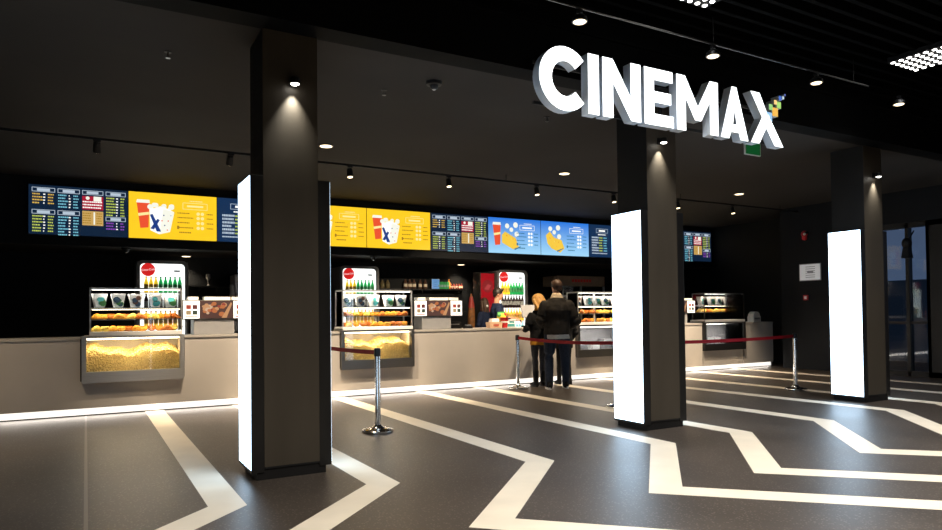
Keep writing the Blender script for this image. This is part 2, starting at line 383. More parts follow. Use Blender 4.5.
# ------------------------------------------------------------------ display cases
def pop_mesh(W, D):
    rd = random.Random(3); b = MB(); nx, ny = 40, 10; vs = []; fs = []
    hz = lambda u, v: .235+.10*v+.035*math.sin(u*9+1)+.02*math.sin(u*23)
    for j in range(ny+1):
        for i in range(nx+1):
            u, v = i/nx, j/ny
            vs.append((-W/2+W*u, .07+(D-.07)*v, hz(u, v)+rd.uniform(-.006, .006)))
    for j in range(ny):
        for i in range(nx): k = j*(nx+1)+i; fs.append((k, k+1, k+nx+2, k+nx+1))
    b.add(vs, fs, M['popcorn'])
    b.poly([(-W/2, 0, 0), (W/2, 0, 0)]+[(-W/2+W*i/nx, .07, vs[i][2]) for i in range(nx, -1, -1)], M['popcorn'])
    for k in range(2000):
        u = rd.random(); front = rd.random() < .62
        if front:
            f_ = rd.random(); p = (-W/2+W*u, .07*f_+rd.uniform(-.004, .004), hz(u, 0)*f_)
        else:
            v = rd.random(); p = (-W/2+W*u, D*v, hz(u, v))
        r = rd.uniform(.010, .017); b.ell(p, (r, r*.9, r*.85), M['popcorn'], 5, 3, wob=.5, seed=k)
    return b.mesh('popcorn', True)
POP = pop_mesh(1.14, .34)

pastry_mats = [mat('pastry_golden', lin(230, 160, 50), .55, 0, .4, .3, 30, .2), mat('pastry_brown', lin(205, 115, 38), .5, 0, .4, .3, 30, .2), mat('pastry_pale', lin(250, 205, 95), .6, 0, .4, .25, 30, .2)]
def pastry_mesh(k):
    b = MB(); m = pastry_mats[k % 3]
    if k % 2 == 0:      # crescent roll
        for j in range(9):
            t = (j-4)/4; r = .026*(1-.75*t*t)+.006
            b.ell((.055*t, .018*(t*t), r*.95), (.017, r, r*.95), m, 8, 6)
    else:               # knotted bun
        b.ell((0, 0, .026), (.045, .034, .026), m, 12, 7, wob=.12, seed=k)
        for j in range(5): b.ell((-.03+.015*j, -.004*(j % 2), .040), (.014, .022, .014), m, 8, 5)
    return b.mesh('pastry', True)
PAST = [pastry_mesh(k) for k in range(6)]
GP = [mat('print_teal', lin(70, 165, 165), .6), mat('print_green', lin(60, 120, 60), .6), mat('print_navy', lin(40, 70, 95), .6), mat('print_brown', lin(95, 60, 45), .6)]
def carton_mesh(k):
    b = MB(); b.frus(0, 0, 0, .185, .11, .07, .175, .11, M['paper'])
    rd = random.Random(k)
    for j in range(6):
        z = rd.uniform(.04, .13); x = rd.uniform(-.035, .035); r = rd.uniform(.018, .045); yy = -.035-.02*z/.185-.0025-.0006*j
        b.disc((x, yy, z), r, GP[(k+j//3) % 4], n=9)
    for j in range(7): b.ell((rd.uniform(-.05, .05), rd.uniform(-.03, .03), .172), (.022, .02, .016), M['paper'], 7, 5, wob=.4, seed=j)
    return b.mesh('carton', False)
CART = [carton_mesh(k) for k in range(4)]

def make_case(i, cx, lab):
    st = (M['steel'], M['dsteel'], M['dsteel'], M['gloss'])[i]; fm = (M['steel'], M['steel'], M['steel'], M['gloss'])[i]
    t = thing('display_case', 'glass '+lab if i else 'glass popcorn display case with steel base beside the dark end menu', 'display case', (cx, CY, 0))
    if i == 3: t['label'] = 'black framed glass display case near the counter end'
    if i == 2: t['label'] = 'glass snack display case beside the customers, partly behind a column'
    if i == 1: t['label'] = 'glass popcorn display case behind the chrome barrier post'
    W = (.62, .625, .62, .66)[i]; UL = (.53, .60, .60, .64)[i]
    f = MB()                                             # lower surround let into the counter front
    f.box(-W, W, -.07, .02, .43, .575, st); f.box(-W, -W+.055, -.07, .02, .575, 1.05, st); f.box(W-.055, W, -.07, .02, .575, 1.05, st); f.box(-W+.055, W-.055, -.07, .02, 1.02, 1.05, st)
    f.build('surround', t, bevel=.004)
    f = MB(); im = M['inside'] if i < 2 else M['grey']
    f.box(-W+.03, W-.03, .40, .41, .45, 1.05, im); f.box(-W+.03, -W+.04, 0, .4, .45, 1.05, im); f.box(W-.04, W-.03, 0, .4, .45, 1.05, im); f.box(-W+.03, W-.03, 0, .4, .45, .46, im)
    f.build('lining', t)
    MB().box(-W+.055, W-.055, -.035, -.03, .575, 1.02, M['glass']).build('lower_glass', t)
    led = M['ledwarm'] if i < 2 else M['ledwhite']
    MB().box(-W+.06, W-.06, .02, .035, .995, 1.015, led).build('led_strip', t)
    if i < 2:
        p = part('popcorn', POP, t, (0, .02, .56)); p['kind'] = 'stuff'
    else:
        f = MB()
        for j in range(3): f.box(-.4+.3*j, -.2+.3*j, .15, .35, .46, .66+.05*j, (M['grey'], M['white'], M['grey'])[j])
        f.build('tray', t, bevel=.01)
    # upper glass cabinet
    U = (.60, .60, .60, .65)[i]; y0, y1 = -.05, .30
    f = MB()
    for x in (-UL, U-.018):
        for yy in (y0, y1-.018): f.box(x, x+.018, yy, yy+.018, 1.1, 1.68, fm)
    for z in (1.05, 1.665):
        f.box(-UL, U, y0, y0+.018, z, z+.022, fm); f.box(-UL, U, y1-.018, y1, z, z+.022, fm); f.box(-UL, -UL+.018, y0, y1, z, z+.022, fm); f.box(U-.018, U, y0, y1, z, z+.022, fm)
    if i in (1, 2): f.box(.06, .10, y1-.02, y1, 1.07, 1.67, M['white'])
    f.build('cabinet_frame', t)
    f = MB(); f.box(-UL, U, y0-.015, y1+.05, 1.05, 1.1, M['white'] if i < 3 else M['grey']); f.build('cabinet_base', t, bevel=.004)
    f = MB(); f.box(-UL+.01, U-.01, y0+.002, y0+.006, 1.11, 1.67, M['glass']); f.box(-UL+.004, -UL+.008, y0, y1, 1.11, 1.67, M['glass']); f.box(U-.008, U-.004, y0, y1, 1.11, 1.67, M['glass']); f.box(-UL, U, y0, y1, 1.688, 1.692, M['glass'])
    f.build('cabinet_glass', t)
    for z, th in ((1.40, .022), (1.255, .010)):
        MB().box(-UL+.02, U-.02, y0+.03, y1-.02, z, z+th, M['steel'] if z > 1.3 else M['grey']).build('shelf', t)
    MB().box(-UL+.03, U-.03, y0+.02, y0+.04, 1.655, 1.668, M['ledwhite']).build('cabinet_led', t)
    MB().box(-UL+.03, U-.03, y0+.03, y0+.045, 1.392, 1.4, M['ledwarm']).build('shelf_led', t)
    # goods: things of their own
    rd = random.Random(i+11); short = ('end popcorn case', 'barrier-post popcorn case', 'snack case by the customers', 'black framed case')[i]
    n = 5
    for j in range(n):
        x = cx-UL+.12+(U+UL-.24)*j/(n-1)+rd.uniform(-.02, .02)
        single('popcorn_carton', CART[(j+i) % 4], 'printed white popcorn carton on the top shelf of the '+short, 'carton', (x, CY+.12+rd.uniform(-.03, .03), 1.423), rd.uniform(-.3, .3), 'cartons in the '+short)
    for z, lvl, nn in ((1.266, 'middle shelf', 12), (1.101, 'bottom deck', 11)):
        if i == 3 and z < 1.2: continue
        for j in range(nn):
            x = cx-UL+.09+(U+UL-.18)*j/(nn-1)
            single('pastry', PAST[rd.randrange(6)], 'golden baked snack lying on the %s of the %s' % (lvl, short), 'pastry', (x, CY+.10+rd.uniform(-.05, .08), z), rd.uniform(-.6, .6), 'snacks on the %s of the %s' % (lvl, short)).scale = (1.25, 1.2, 1.35)
for i, (cx, lab) in enumerate(cases):
    make_case(i, cx, lab)
    pw = (9, 9, 5, 3)[i]
    for zz in (1.245, 1.39): area('shelf_fill', (cx, CY+.05, zz), 1.1, 2.4, (1, .88, .66), .05)  # fill lamps added beneath the shelves to brighten the pastries
    area('case_light', (cx, CY+.1, 1.64), 1.1, pw*1.3, (1, .93, .82), .08)
    area('popcorn_light', (cx, CY+.05, .99), 1.05, (6.5 if i < 2 else 9), (1, .82, .52) if i < 2 else (1, .93, .85), .1)

# ------------------------------------------------------------------ menu screens
SX, SW, SH0, SH1 = -.796, 1.4173, 2.636, 3.4235
class Scr(MB):
    """draws on the XZ plane of a screen; u, v in 0..1; layers step towards the viewer"""
    def __init__(s): super().__init__(); s.k = 0
    def P(s, u, v): return (u*(SW-.012), -.0001*s.k, v*(SH1-SH0))
    def pg(s, pts, m): s.k += 1; s.poly([s.P(*p) for p in pts], M[m]); return s
    def rc(s, u0, v0, u1, v1, m): return s.pg([(u0, v0), (u1, v0), (u1, v1), (u0, v1)], m)
    def fr(s, u0, v0, u1, v1, m, t=.006):
        for q in ((u0, v0, u1, v0+t*1.8), (u0, v1-t*1.8, u1, v1), (u0, v0, u0+t, v1), (u1-t, v0, u1, v1)): s.rc(*q, m); s.k -= 1
        s.k += 1
    def el(s, u, v, r, m, k=1.): 
        return s.pg([(u+r*math.cos(2*PI*i/16), v+1.8*k*r*math.sin(2*PI*i/16)) for i in range(16)], m)
    def dash(s, u0, u1, v, h, m, rd):      # a line of small print
        u = u0
        while u < u1-.01:
            w = min(u1-u, rd.uniform(.008, .022)); s.rc(u, v, u+w, v+h, m); s.k -= 1; u += w+.004
        s.k += 1
def cup(s, u, v, sc):
    s.pg([(u-.045*sc, v), (u+.045*sc, v+.02*sc), (u+.055*sc, v+.56*sc), (u-.085*sc, v+.56*sc)], 'redcup')
    s.pg([(u-.09*sc, v+.55*sc), (u+.06*sc, v+.55*sc), (u+.055*sc, v+.62*sc), (u-.08*sc, v+.62*sc)], 'cream_px')
    s.pg([(u-.063*sc, v+.26*sc), (u+.05*sc, v+.30*sc), (u+.05*sc, v+.36*sc), (u-.07*sc, v+.32*sc)], 'pale')
def bucket(s, u, v):
    rd = random.Random(5)
    for k in range(16): s.el(u-.11+.26*rd.random(), v+.55+.09*rd.random(), .02+.012*rd.random(), 'cream_px')
    s.pg([(u-.10, v+.08), (u+.0, v), (u+.12, v+.06), (u+.17, v+.50), (u+.05, v+.60), (u-.11, v+.55)], 'white_px')
    s.pg([(u+.0, v), (u+.12, v+.06), (u+.17, v+.50), (u+.045, v+.56)], 'grey_px' if False else 'cream_px')
    s.pg([(u-.105, v+.42), (u-.075, v+.44), (u+.02, v+.06), (u-.03, v+.06)], 'xblue')
    s.pg([(u-.02, v+.34), (u+.005, v+.31), (u-.06, v+.10), (u-.10, v+.12)], 'xblue')
    for a, b, c in ((.05, .42, 'xblue'), (.10, .30, 'redcup'), (.06, .2, 'xblue'), (.13, .42, 'grey_px'), (.09, .10, 'redcup'), (.03, .30, 'redcup')): s.el(u+a, v+b, .008, c)
def offer(s, rd, m1, m2, u0=.56):
    s.fr(u0+.04, .68, u0+.33, .83, m1); s.rc(u0+.09, .735, u0+.28, .775, m1); s.dash(u0+.12, u0+.27, .86, .02, m1, rd)
    for k, v in enumerate((.58, .48, .37, .26)):
        s.dash(u0-.02, u0+.13+.04*(k % 2), v, .025, m2, rd); s.el(u0+.22, v+.012, .02, m1); s.el(u0+.27, v+.012, .02, m1); s.dash(u0+.32, u0+.40, v, .025, m2, rd)
    s.rc(u0-.025, .235, u0+.0, .31, m2); s.dash(u0+.0, u0+.14, .15, .03, m2, rd)
def scr_yellow(cupoff=True):
    s = Scr(); rd = random.Random(1); s.rc(0, 0, 1, 1, 'y')
    if cupoff: cup(s, .17, .22, 1); bucket(s, .335, .10)
    offer(s, rd, 'pale', 'dk'); return s
def scr_blue(withcup):
    s = Scr(); rd = random.Random(2); s.rc(0, 0, 1, 1, 'blue')
    u = .15 if not withcup else .31
    if withcup: cup(s, .17, .22, 1.05)
    s.pg([(u-.02, .34), (u+.06, .20), (u+.24, .08), (u+.33, .22), (u+.27, .46), (u+.12, .52), (u+.03, .70), (u-.05, .58)] if not withcup else [(u-.06, .30), (u+.15, .12), (u+.26, .20), (u+.20, .44), (u+.0, .62), (u-.06, .52)], 'chip')
    for k in range(14): s.pg([(a+rd.random()*.05, b+rd.random()*.09) for a, b in [(u+.0+rd.random()*.2, .22+rd.random()*.26)]*3], ('chip2', 'orange_px', 'chip')[k % 3])
    for a, b, r in ((.04, .78, .04), (.12, .68, .036), (.20, .82, .045), (.22, .56, .042)): s.el(u+a, b, r, 'cream_px')
    s.pg([(u+.17, .14), (u+.30, .22), (u+.29, .19), (u+.18, .10)], 'tealpx')
    offer(s, rd, 'white_px', 'tealpx', .55); return s
def scr_menu():
    s = Scr(); rd = random.Random(4); s.rc(0, 0, 1, 1, 'navy')
    def col(u0, u1, vt, n, c, c2=None):
        s.fr(u0, vt-.09, u1, vt, 'grey_px'); s.rc(u0+.05, vt-.075, u1-.05, vt-.02, 'grey_px')
        for k in range(n):
            v = vt-.15-.06*k; s.dash(u0+.005, u0+.075+.05*rd.random(), v, .027, c, rd); s.dash(u0+.11, u0+.13, v, .024, 'white_px', rd); s.dash(u0+.155, u1-.012, v, .025, c2 or c, rd)
    col(.03, .255, .95, 4, 'ochre'); col(.03, .255, .50, 6, 'lime'); col(.28, .50, .95, 5, 'cyan'); col(.28, .50, .50, 7, 'cyan')
    s.fr(.525, .86, .74, .95, 'grey_px'); s.rc(.57, .88, .69, .93, 'grey_px')
    s.rc(.525, .55, .74, .83, 'crimson'); s.rc(.64, .73, .72, .83, 'cream_px'); s.el(.58, .79, .02, 'cream_px')
    for v in (.70, .64, .58): s.dash(.53, .73, v, .025, 'white_px', rd)
    s.rc(.525, .22, .74, .52, 'tan')
    for v in (.46, .41, .36, .31, .26): s.dash(.53, .62, v, .022, 'dk', rd); s.dash(.67, .73, v, .022, 'dk', rd)
    s.rc(.64, .24, .655, .5, 'cream_px')
    col(.765, .975, .95, 7, 'lime'); s.k += 1; col(.765, .975, .42, 3, 'violet'); return s
def scr_single():
    s = Scr(); rd = random.Random(6); s.rc(0, 0, 1, 1, 'navy2'); s.fr(.16, .75, .42, .88, 'grey_px'); s.rc(.22, .79, .36, .84, 'white_px'); s.dash(.2, .38, .68, .03, 'white_px', rd)
    for v in (.58, .5, .42, .34, .26, .18): s.dash(.06, .18+.04*rd.random(), v, .045, 'grey_px', rd); s.dash(.22, .30, v, .035, 'lime', rd); s.dash(.32, .40, v, .035, 'cyan', rd)
    s.dash(.06, .4, .1, .03, 'grey_px', rd)
    s.fr(.56, .75, .86, .88, 'grey_px'); s.rc(.63, .79, .79, .84, 'white_px')
    for v in (.62, .52, .42, .32, .22): s.dash(.52, .66, v, .04, 'cyan', rd); s.dash(.7, .9, v, .035, 'grey_px', rd)
    return s
kinds = {'menu': scr_menu().mesh('display'), 'yellow': scr_yellow().mesh('display'), 'single': scr_single().mesh('display'), 'bluecup': scr_blue(True).mesh('display'), 'bluechip': scr_blue(False).mesh('display')}
seq = [('menu', 'dark four-column menu screen at the outer end of the screen row'), ('yellow', 'yellow screen with red cup and popcorn bucket beside the end dark menu'),
       ('single', 'navy price-list screen between yellow screens, partly behind a column'), ('yellow', 'yellow screen half hidden behind a column, prices showing'),
       ('yellow', 'yellow screen with red cup and popcorn bucket next to the mid-row dark menu'), ('menu', 'dark four-column menu screen between a yellow and a blue screen'),
       ('bluecup', 'blue screen with red cup and yellow snack bag'), ('bluechip', 'blue screen with yellow snack bag and no cup'),
       ('single', 'navy price-list screen just after the blue screens'), ('yellow', 'yellow screen hidden behind the column under the letter sign'), ('menu', 'dark four-column menu screen at the counter-end of the screen row')]
bz = MB(); bz.box(-.006, SW-.006, .001, .06, -.006, SH1-SH0+.006, M['gloss']); bz = bz.mesh('bezel')
for i, (k, lb) in enumerate(seq):
    t = thing('menu_screen', lb, 'screen', (SX+SW*i+.006, YS, SH0), 0, 'menu screens above the counter')
    part('bezel', bz, t); part('display', kinds[k], t)

# ------------------------------------------------------------------ drinks fridges and bottles
FY = 13.6
def rrect(x0, x1, z0, z1, r, n=6):
    pts = []
    for cx, cz, a in ((x1-r, z1-r, 0), (x0+r, z1-r, 90), (x0+r, z0+r, 180), (x1-r, z0+r, 270)):
        pts += [(cx+r*math.cos(R(a+90*i/n)), cz+r*math.sin(R(a+90*i/n))) for i in range(n+1)]
    return pts
SOFT = emis('fridge_backlight', (.93, 1, .97, 1), 1.15, (.8, .8, .8, 1))
SOFT2 = emis('fridge_header_light', (.95, 1, .98, 1), 1.5, (.8, .8, .8, 1))
REDSIGN = emis('red_disc_glow', lin(225, 35, 35), .8, (.5, .02, .02, 1))
GREYD = mat('fridge_shell', (.20, .20, .205, 1), .4, .3)
bottle_m = {}
def bottle_mesh(name, col, lab, h=.24, r=.034, em=.8):
    m = emis('glow_liquid_'+name, lin(*col), em, lin(*col)); l = mat('label_'+name, lin(*lab), .5); c = mat('cap_'+name, lin(*[min(255, v+20) for v in col]), .4)  # liquid emits: brightness of lit bottles is put into the material
    b = MB(); b.lathe([(r*.85, 0), (r, .01), (r, h*.58), (r*.8, h*.7), (r*.38, h*.86), (r*.36, h*.93)], m, n=10)
    b.lathe([(r*1.03, h*.2), (r*1.03, h*.52)], l, n=10); b.lathe([(r*.42, h*.92), (r*.42, h)], c, n=10); return b.mesh('bottle', True)
BT = {'yellow': bottle_mesh('yellow', (250, 205, 50), (255, 225, 90)), 'orange': bottle_mesh('orange', (240, 150, 60), (255, 190, 90)), 'green': bottle_mesh('green', (30, 165, 85), (90, 205, 130)),
      'cola': bottle_mesh('cola', (45, 25, 25), (200, 205, 205), em=.25), 'juice': bottle_mesh('juice', (240, 190, 70), (250, 215, 130)), 'water': bottle_mesh('water', (150, 205, 205), (30, 110, 120))}
fl_lab = [('leftmost drinks fridge', .79), ('drinks fridge behind the barrier-post case', 4.57), ('drinks fridge behind the navy-topped staff', 8.39)]
FW, FH = .86, 2.32
def make_fridge():
    t = thing('drinks_fridge', '', 'fridge', (0, FY, 0))
    b = MB(); W = FW
    b.box(0, W, .06, .68, .05, FH-.02, GREYD); b.box(.05, W-.05, .1, .66, 0, .05, M['black'])
    b.build('cabinet', t)
    b = MB(); o = rrect(0, W, .12, FH, .10); i_ = rrect(.055, W-.055, .2, FH-.055, .075); n = len(o)
    vs = [(x, 0, z) for x, z in o]+[(x, 0, z) for x, z in i_]+[(x, .06, z) for x, z in o]
    b.add(vs, [(i, (i+1) % n, n+(i+1) % n, n+i) for i in range(n)]+[(i, 2*n+i, 2*n+(i+1) % n, (i+1) % n) for i in range(n)], GREYD)
    d = b.build('door', t)
    b = MB(); b.poly([(x, .052, z) for x, z in i_], SOFT2); b.build('light_panel', t)
    b = MB(); b.box(.06, W-.06, .02, .024, .22, 1.93, M['glass']); b.build('glass_pane', d)
    b = MB(); b.cyl((W-.035, -.03, .8), (W-.035, -.03, 1.3), .012, .012, M['steel']); b.build('handle', d)
    return t
def shelf_fridge(t):
    for z in (1.74, 1.43, 1.12, .81): MB().box(.06, FW-.06, .045, .055, z-.012, z, M['steel']).build('shelf', t)
    d = MB(); d.disc((.185, -.012, 2.15), .118, REDSIGN, n=28); d.lathe([(.118, 0), (.118, .02)], M['red'], n=28, T=Matrix.Translation((.185, .009, 2.15)) @ Matrix.Rotation(R(90), 4, 'X'))
    rs = d.build('round_sign', t)
    part('sign_lettering', LOGO, rs, (.185, -.015, 2.15), (R(90), R(-6), 0))
    MB().box(.62, .72, .03, .035, 2.15, 2.12, GREYD).build('badge', t)
LOGO = text_mesh('sign_lettering', 'Coca-Cola', .052, emis('lettering_white', (1, 1, 1, 1), .9))
rows = [(1.74, ['yellow', 'yellow', 'yellow', 'green', 'green', 'green', 'green', 'green'], 'top'), (1.43, ['cola']*8, 'second'), (1.12, ['juice', 'orange', 'juice', 'juice', 'juice', 'orange', 'juice', 'juice'], 'third'), (.81, ['water']*8, 'bottom')]
FSH = {'yellow': 'yellow', 'orange': 'orange', 'green': 'green', 'cola': 'dark cola', 'juice': 'golden juice', 'water': 'clear water'}
fr0 = make_fridge(); shelf_fridge(fr0)
# deepen: bottles stand on slim shelves in front of the light panel
for i, (lb, fx) in enumerate(fl_lab):
    t = fr0 if i == 0 else dup(fr0)
    t.location = (fx, FY-.12, 0); t['label'] = 'white-lit '+lb+' with a round red sign'
    for z, cols, lvl in rows:
        if i < 2 and z < 1: continue
        for j, c in enumerate(cols):
            single('bottle', BT[c], '%s bottle on the %s shelf of the %s' % (FSH[c], lvl, lb), 'bottle', (fx+.155+.56*j/7, FY-.12+.0+.02, z), 0, '%s bottles on the %s shelf of the %s' % (FSH[c], lvl, lb)).scale = (1.08, 1.05, 1.2)
    area('fridge_light', (fx+FW/2, FY-.2, 1.4), .5, 7, (.9, 1, .96), 1.2, (R(90), 0, R(180)) if False else (R(-90), 0, 0))

# red cooler next to the third fridge
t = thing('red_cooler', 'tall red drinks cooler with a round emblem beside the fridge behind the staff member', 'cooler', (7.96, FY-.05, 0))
b = MB(); b.box(0, .40, 0, .32, .05, 2.26, M['coldark']); b.box(.01, .39, -.012, 0, .1, 2.24, emis('cooler_red_glow', lin(110, 10, 22), .8, lin(150, 15, 25))); b.box(.03, .37, .05, .3, 0, .05, M['black']); b.build('cabinet', t, bevel=.01)  # red front glows in place of light falling on it; sides kept dark
b = MB(); b.disc((.2, -.015, 1.93), .15, emis('red_emblem_glow', lin(140, 14, 26), .9)); b.poly([(.10, -.018, 1.86), (.22, -.018, 1.84), (.30, -.018, 1.95), (.20, -.018, 1.98)], emis('emblem_rose_glow', lin(190, 60, 65), .8)); b.build('emblem', t)  # emblem emission likewise stands in for light on the cooler front
# ------------------------------------------------------------------ back wall shelving
def shelfboard(x0, x1, z, lab):
    t = thing('wall_shelf', lab, 'shelf', (x0, YB, z)); MB().box(0, x1-x0, -.28, 0, -.03, 0, M['coldark']).build('board', t)
    for x in (.2, (x1-x0)/2, x1-x0-.2): MB().box(x, x+.02, -.25, 0, -.1, -.03, M['gloss']).build('bracket', t)
shelfboard(5.6, 7.95, 1.885, 'long dark upper shelf of bottles on the back wall')
shelfboard(5.6, 7.95, 1.36, 'dark lower shelf on the back wall under the bottle shelf')
shelfboard(1.75, 2.75, 1.90, 'short dark wall shelf beside the leftmost drinks fridge')
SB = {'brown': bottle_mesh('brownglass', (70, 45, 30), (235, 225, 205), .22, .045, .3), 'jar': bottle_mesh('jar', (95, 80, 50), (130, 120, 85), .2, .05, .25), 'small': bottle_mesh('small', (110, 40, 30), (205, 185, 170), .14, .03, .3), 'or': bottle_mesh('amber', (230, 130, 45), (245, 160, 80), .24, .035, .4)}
for x in (5.72, 5.85, 5.98): single('jar', SB['jar'], 'dim olive jar on the upper back shelf beside the fridge', 'jar', (x, YB-.12, 1.886), 0, 'olive jars on the upper shelf')
for x in (6.42, 6.53, 6.64, 6.80, 6.93): single('bottle', SB['brown'], 'brown bottle with pale label on the upper back shelf', 'bottle', (x, YB-.12, 1.886), 0, 'brown bottles on the upper shelf')
for x in (7.86+.16*k for k in range(0)): pass
for k in range(5): single('bottle', SB['small'], 'small dark bottle with pale cap at the cooler end of the upper shelf', 'bottle', (7.62+.07*k, YB-.12, 1.886), 0, 'small bottles on the upper shelf')
single('bottle', SB['or'], 'amber bottle standing alone on the upper back shelf', 'bottle', (7.555, YB-.12, 1.886))
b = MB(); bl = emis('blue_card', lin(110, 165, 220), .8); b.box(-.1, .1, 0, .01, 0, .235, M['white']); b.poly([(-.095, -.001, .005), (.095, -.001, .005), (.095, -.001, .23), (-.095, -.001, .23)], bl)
for z in (.18, .14, .09, .05): b.box(-.05, .05, -.003, -.0015, z, z+.012, mat('card_print_%d' % int(z*100), lin(60, 110, 170), .5))
single('price_card', b.mesh('price_card'), 'light blue card standing on the upper back shelf', 'card', (7.18, YB-.16, 1.886))
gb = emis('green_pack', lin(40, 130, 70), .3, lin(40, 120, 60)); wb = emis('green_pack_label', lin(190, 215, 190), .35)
for k in range(4):
    for zz, lab in ((1.886, 'upper'), (1.361, 'lower')):
        b = MB(); b.box(-.035, .035, -.03, .03, 0, .17, gb); b.box(-.03, .03, -.032, -.03, .05, .10, wb); b.box(-.02, .02, -.02, .02, .17, .2, M['coldark'])
        single('green_pack', b.mesh('green_pack'), 'green carton with pale label on the %s back shelf' % lab, 'carton', (7.28+.075*k, YB-.13, zz), 0, 'green cartons on the %s shelf' % lab)
b = MB(); b.lathe([(.03, 0), (.035, .01), (.008, .03), (.008, .1), (.045, .16), (.04, .24)], M['grey'], n=14); single('glass_goblet', b.mesh('glass_goblet', True), 'pale goblet on the short wall shelf', 'glass', (2.12, YB-.13, 1.901))
# steel drinks machine near the first column
t = thing('coffee_machine', 'steel coffee machine with lit panel, half behind the first column', 'machine', (2.45, 13.55, 0))
MB().box(-.02, .62, 0, .6, 0, 1.0, M['coldark']).build('cabinet', t)
b = MB(); b.box(.05, .60, .1, .55, 1.0, 1.2, M['steel']); b.box(.05, .60, .3, .55, 1.2, 1.75, M['steel']); b.box(.05, .60, .05, .55, 1.75, 2.1, M['steel']); b.build('body', t, bevel=.01)
b = MB(); b.cyl((.12, .18, 1.2), (.12, .18, 1.75), .05, .05, M['steel']); b.cyl((.02, .16, 1.3), (.02, .16, 1.9), .045, .045, M['steel']); b.build('boiler', t, True)
MB().box(.2, .58, .045, .05, 1.8, 2.05, emis('machine_panel', lin(250, 215, 150), 1.)).build('lit_panel', t)

# ------------------------------------------------------------------ order boards, tills and counter goods
PHO = [mat('food_%d' % k, lin(*c), .6) for k, c in enumerate(((200, 110, 50), (225, 160, 90), (150, 40, 30), (70, 35, 35), (235, 190, 150), (90, 50, 60)))]
LIT = emis('sign_white_lit', (1, .97, .93, 1), .75, (.8, .8, .8, 1))
def board(x0, lab, y=10.42, w=.94):
    t = thing('order_board', lab, 'sign', (x0, y, CZ))
    b = MB(); b.box(0, w, .0, .05, .22, .50, M['dsteel']); b.build('casing', t, bevel=.004)
    for u in (.015, w-.235):
        b = MB(); b.box(u, u+.22, -.006, 0, .235, .488, LIT)
        for k, (a, c) in enumerate(((.04, .37), (.125, .37), (.04, .29), (.125, .29))): b.box(u+a, u+a+.065, -.008, -.006, c, c+.06, emis('dish_%d' % k, lin(*((200, 60, 45), (120, 35, 40), (205, 170, 120), (60, 80, 60))[k]), .7))
        b.box(u+.03, u+.19, -.008, -.006, .253, .266, M['red']); b.build('side_panel', t)
    b = MB(); u0, u1 = .24, w-.245; b.box(u0, u1, -.006, 0, .235, .488, emis('photo_dark', lin(95, 45, 40), .6))
    rd = random.Random(9)
    pe = [emis('photo_food_%d' % k, lin(*c), .7) for k, c in enumerate(((215, 120, 60), (230, 165, 110), (175, 50, 40), (85, 45, 55), (240, 200, 165)))]
    for k in range(26):
        a = u0+.05+rd.random()*(u1-u0-.1); c = .27+rd.random()*.18; r = .02+.025*rd.random()
        b.disc((a, -.0065-.0002*k, c), r, pe[rd.randrange(5)], n=10, rz=min(r*.8, .488-c, c-.236))
    b.poly([(u1-.16, -.0125, .24), (u1-.09, -.0125, .24), (u1-.01, -.0125, .45), (u1-.03, -.0125, .47)], pe[1])
    b.build('photo_panel', t)
    b = MB(); b.box(.16, w-.22, .02, .34, 0, .22, M['grey']); b.build('pedestal', t, bevel=.01)
    for k, (a, c) in enumerate(((.08, .22), (.30, .66), (.68, .86))):
        m = MB()
        for j in range(4): m.box(a-.003*(j % 2), c+.003*(j % 2), .01, .16, .012*j, .012*j+.011, M['paper'])
        single('napkin_stack', m.mesh('napkin_stack'), 'stack of white napkins on top of the '+lab.replace('hot snack ', ''), 'napkins', (x0, y-.0, CZ+.501), 0, 'napkin stacks on the '+lab.replace('hot snack ', ''))
    return t
board(1.19, 'hot snack order board beside the leftmost popcorn case')
board(4.82, 'hot snack order board beside the barrier-post case')
board(10.62, 'hot snack order board next to the black case')
# till seen from behind
def till(loc, lab, rz=0):
    t = thing('till', lab, 'till', loc, rz)
    b = MB(); b.box(-.11, .11, -.09, .09, 0, .03, M['black']); b.cyl((0, 0, .03), (0, .02, .2), .025, .02, M['black']); b.build('stand', t)
    b = MB(); b.box(-.15, .15, 0, .035, -.12, .12, M['grey'], Matrix.Translation((0, .0, .30)) @ Matrix.Rotation(R(-14), 4, 'X')); b.build('monitor', t, bevel=.01)
till((7.22, 10.5, CZ), 'grey till monitor turned to the staff beside the blonde customer')
# card terminal and small dark till under the second board
b = MB(); b.box(-.07, .07, -.05, .05, 0, .05, M['gloss']); b.box(-.05, .05, -.04, .03, .05, .07, M['grey']); single('card_terminal', b.mesh('card_terminal', bevel=.004), 'small black card terminal on the counter by the second order board', 'terminal', (5.88, 10.45, CZ))
b = MB(); b.box(-.14, .14, -.1, .1, 0, .12, M['black']); b.box(-.1, .1, -.102, -.1, .06, .09, M['grey']); single('receipt_printer', b.mesh('receipt_printer', bevel=.006), 'black receipt printer behind the card terminal', 'printer', (5.75, 10.8, CZ))
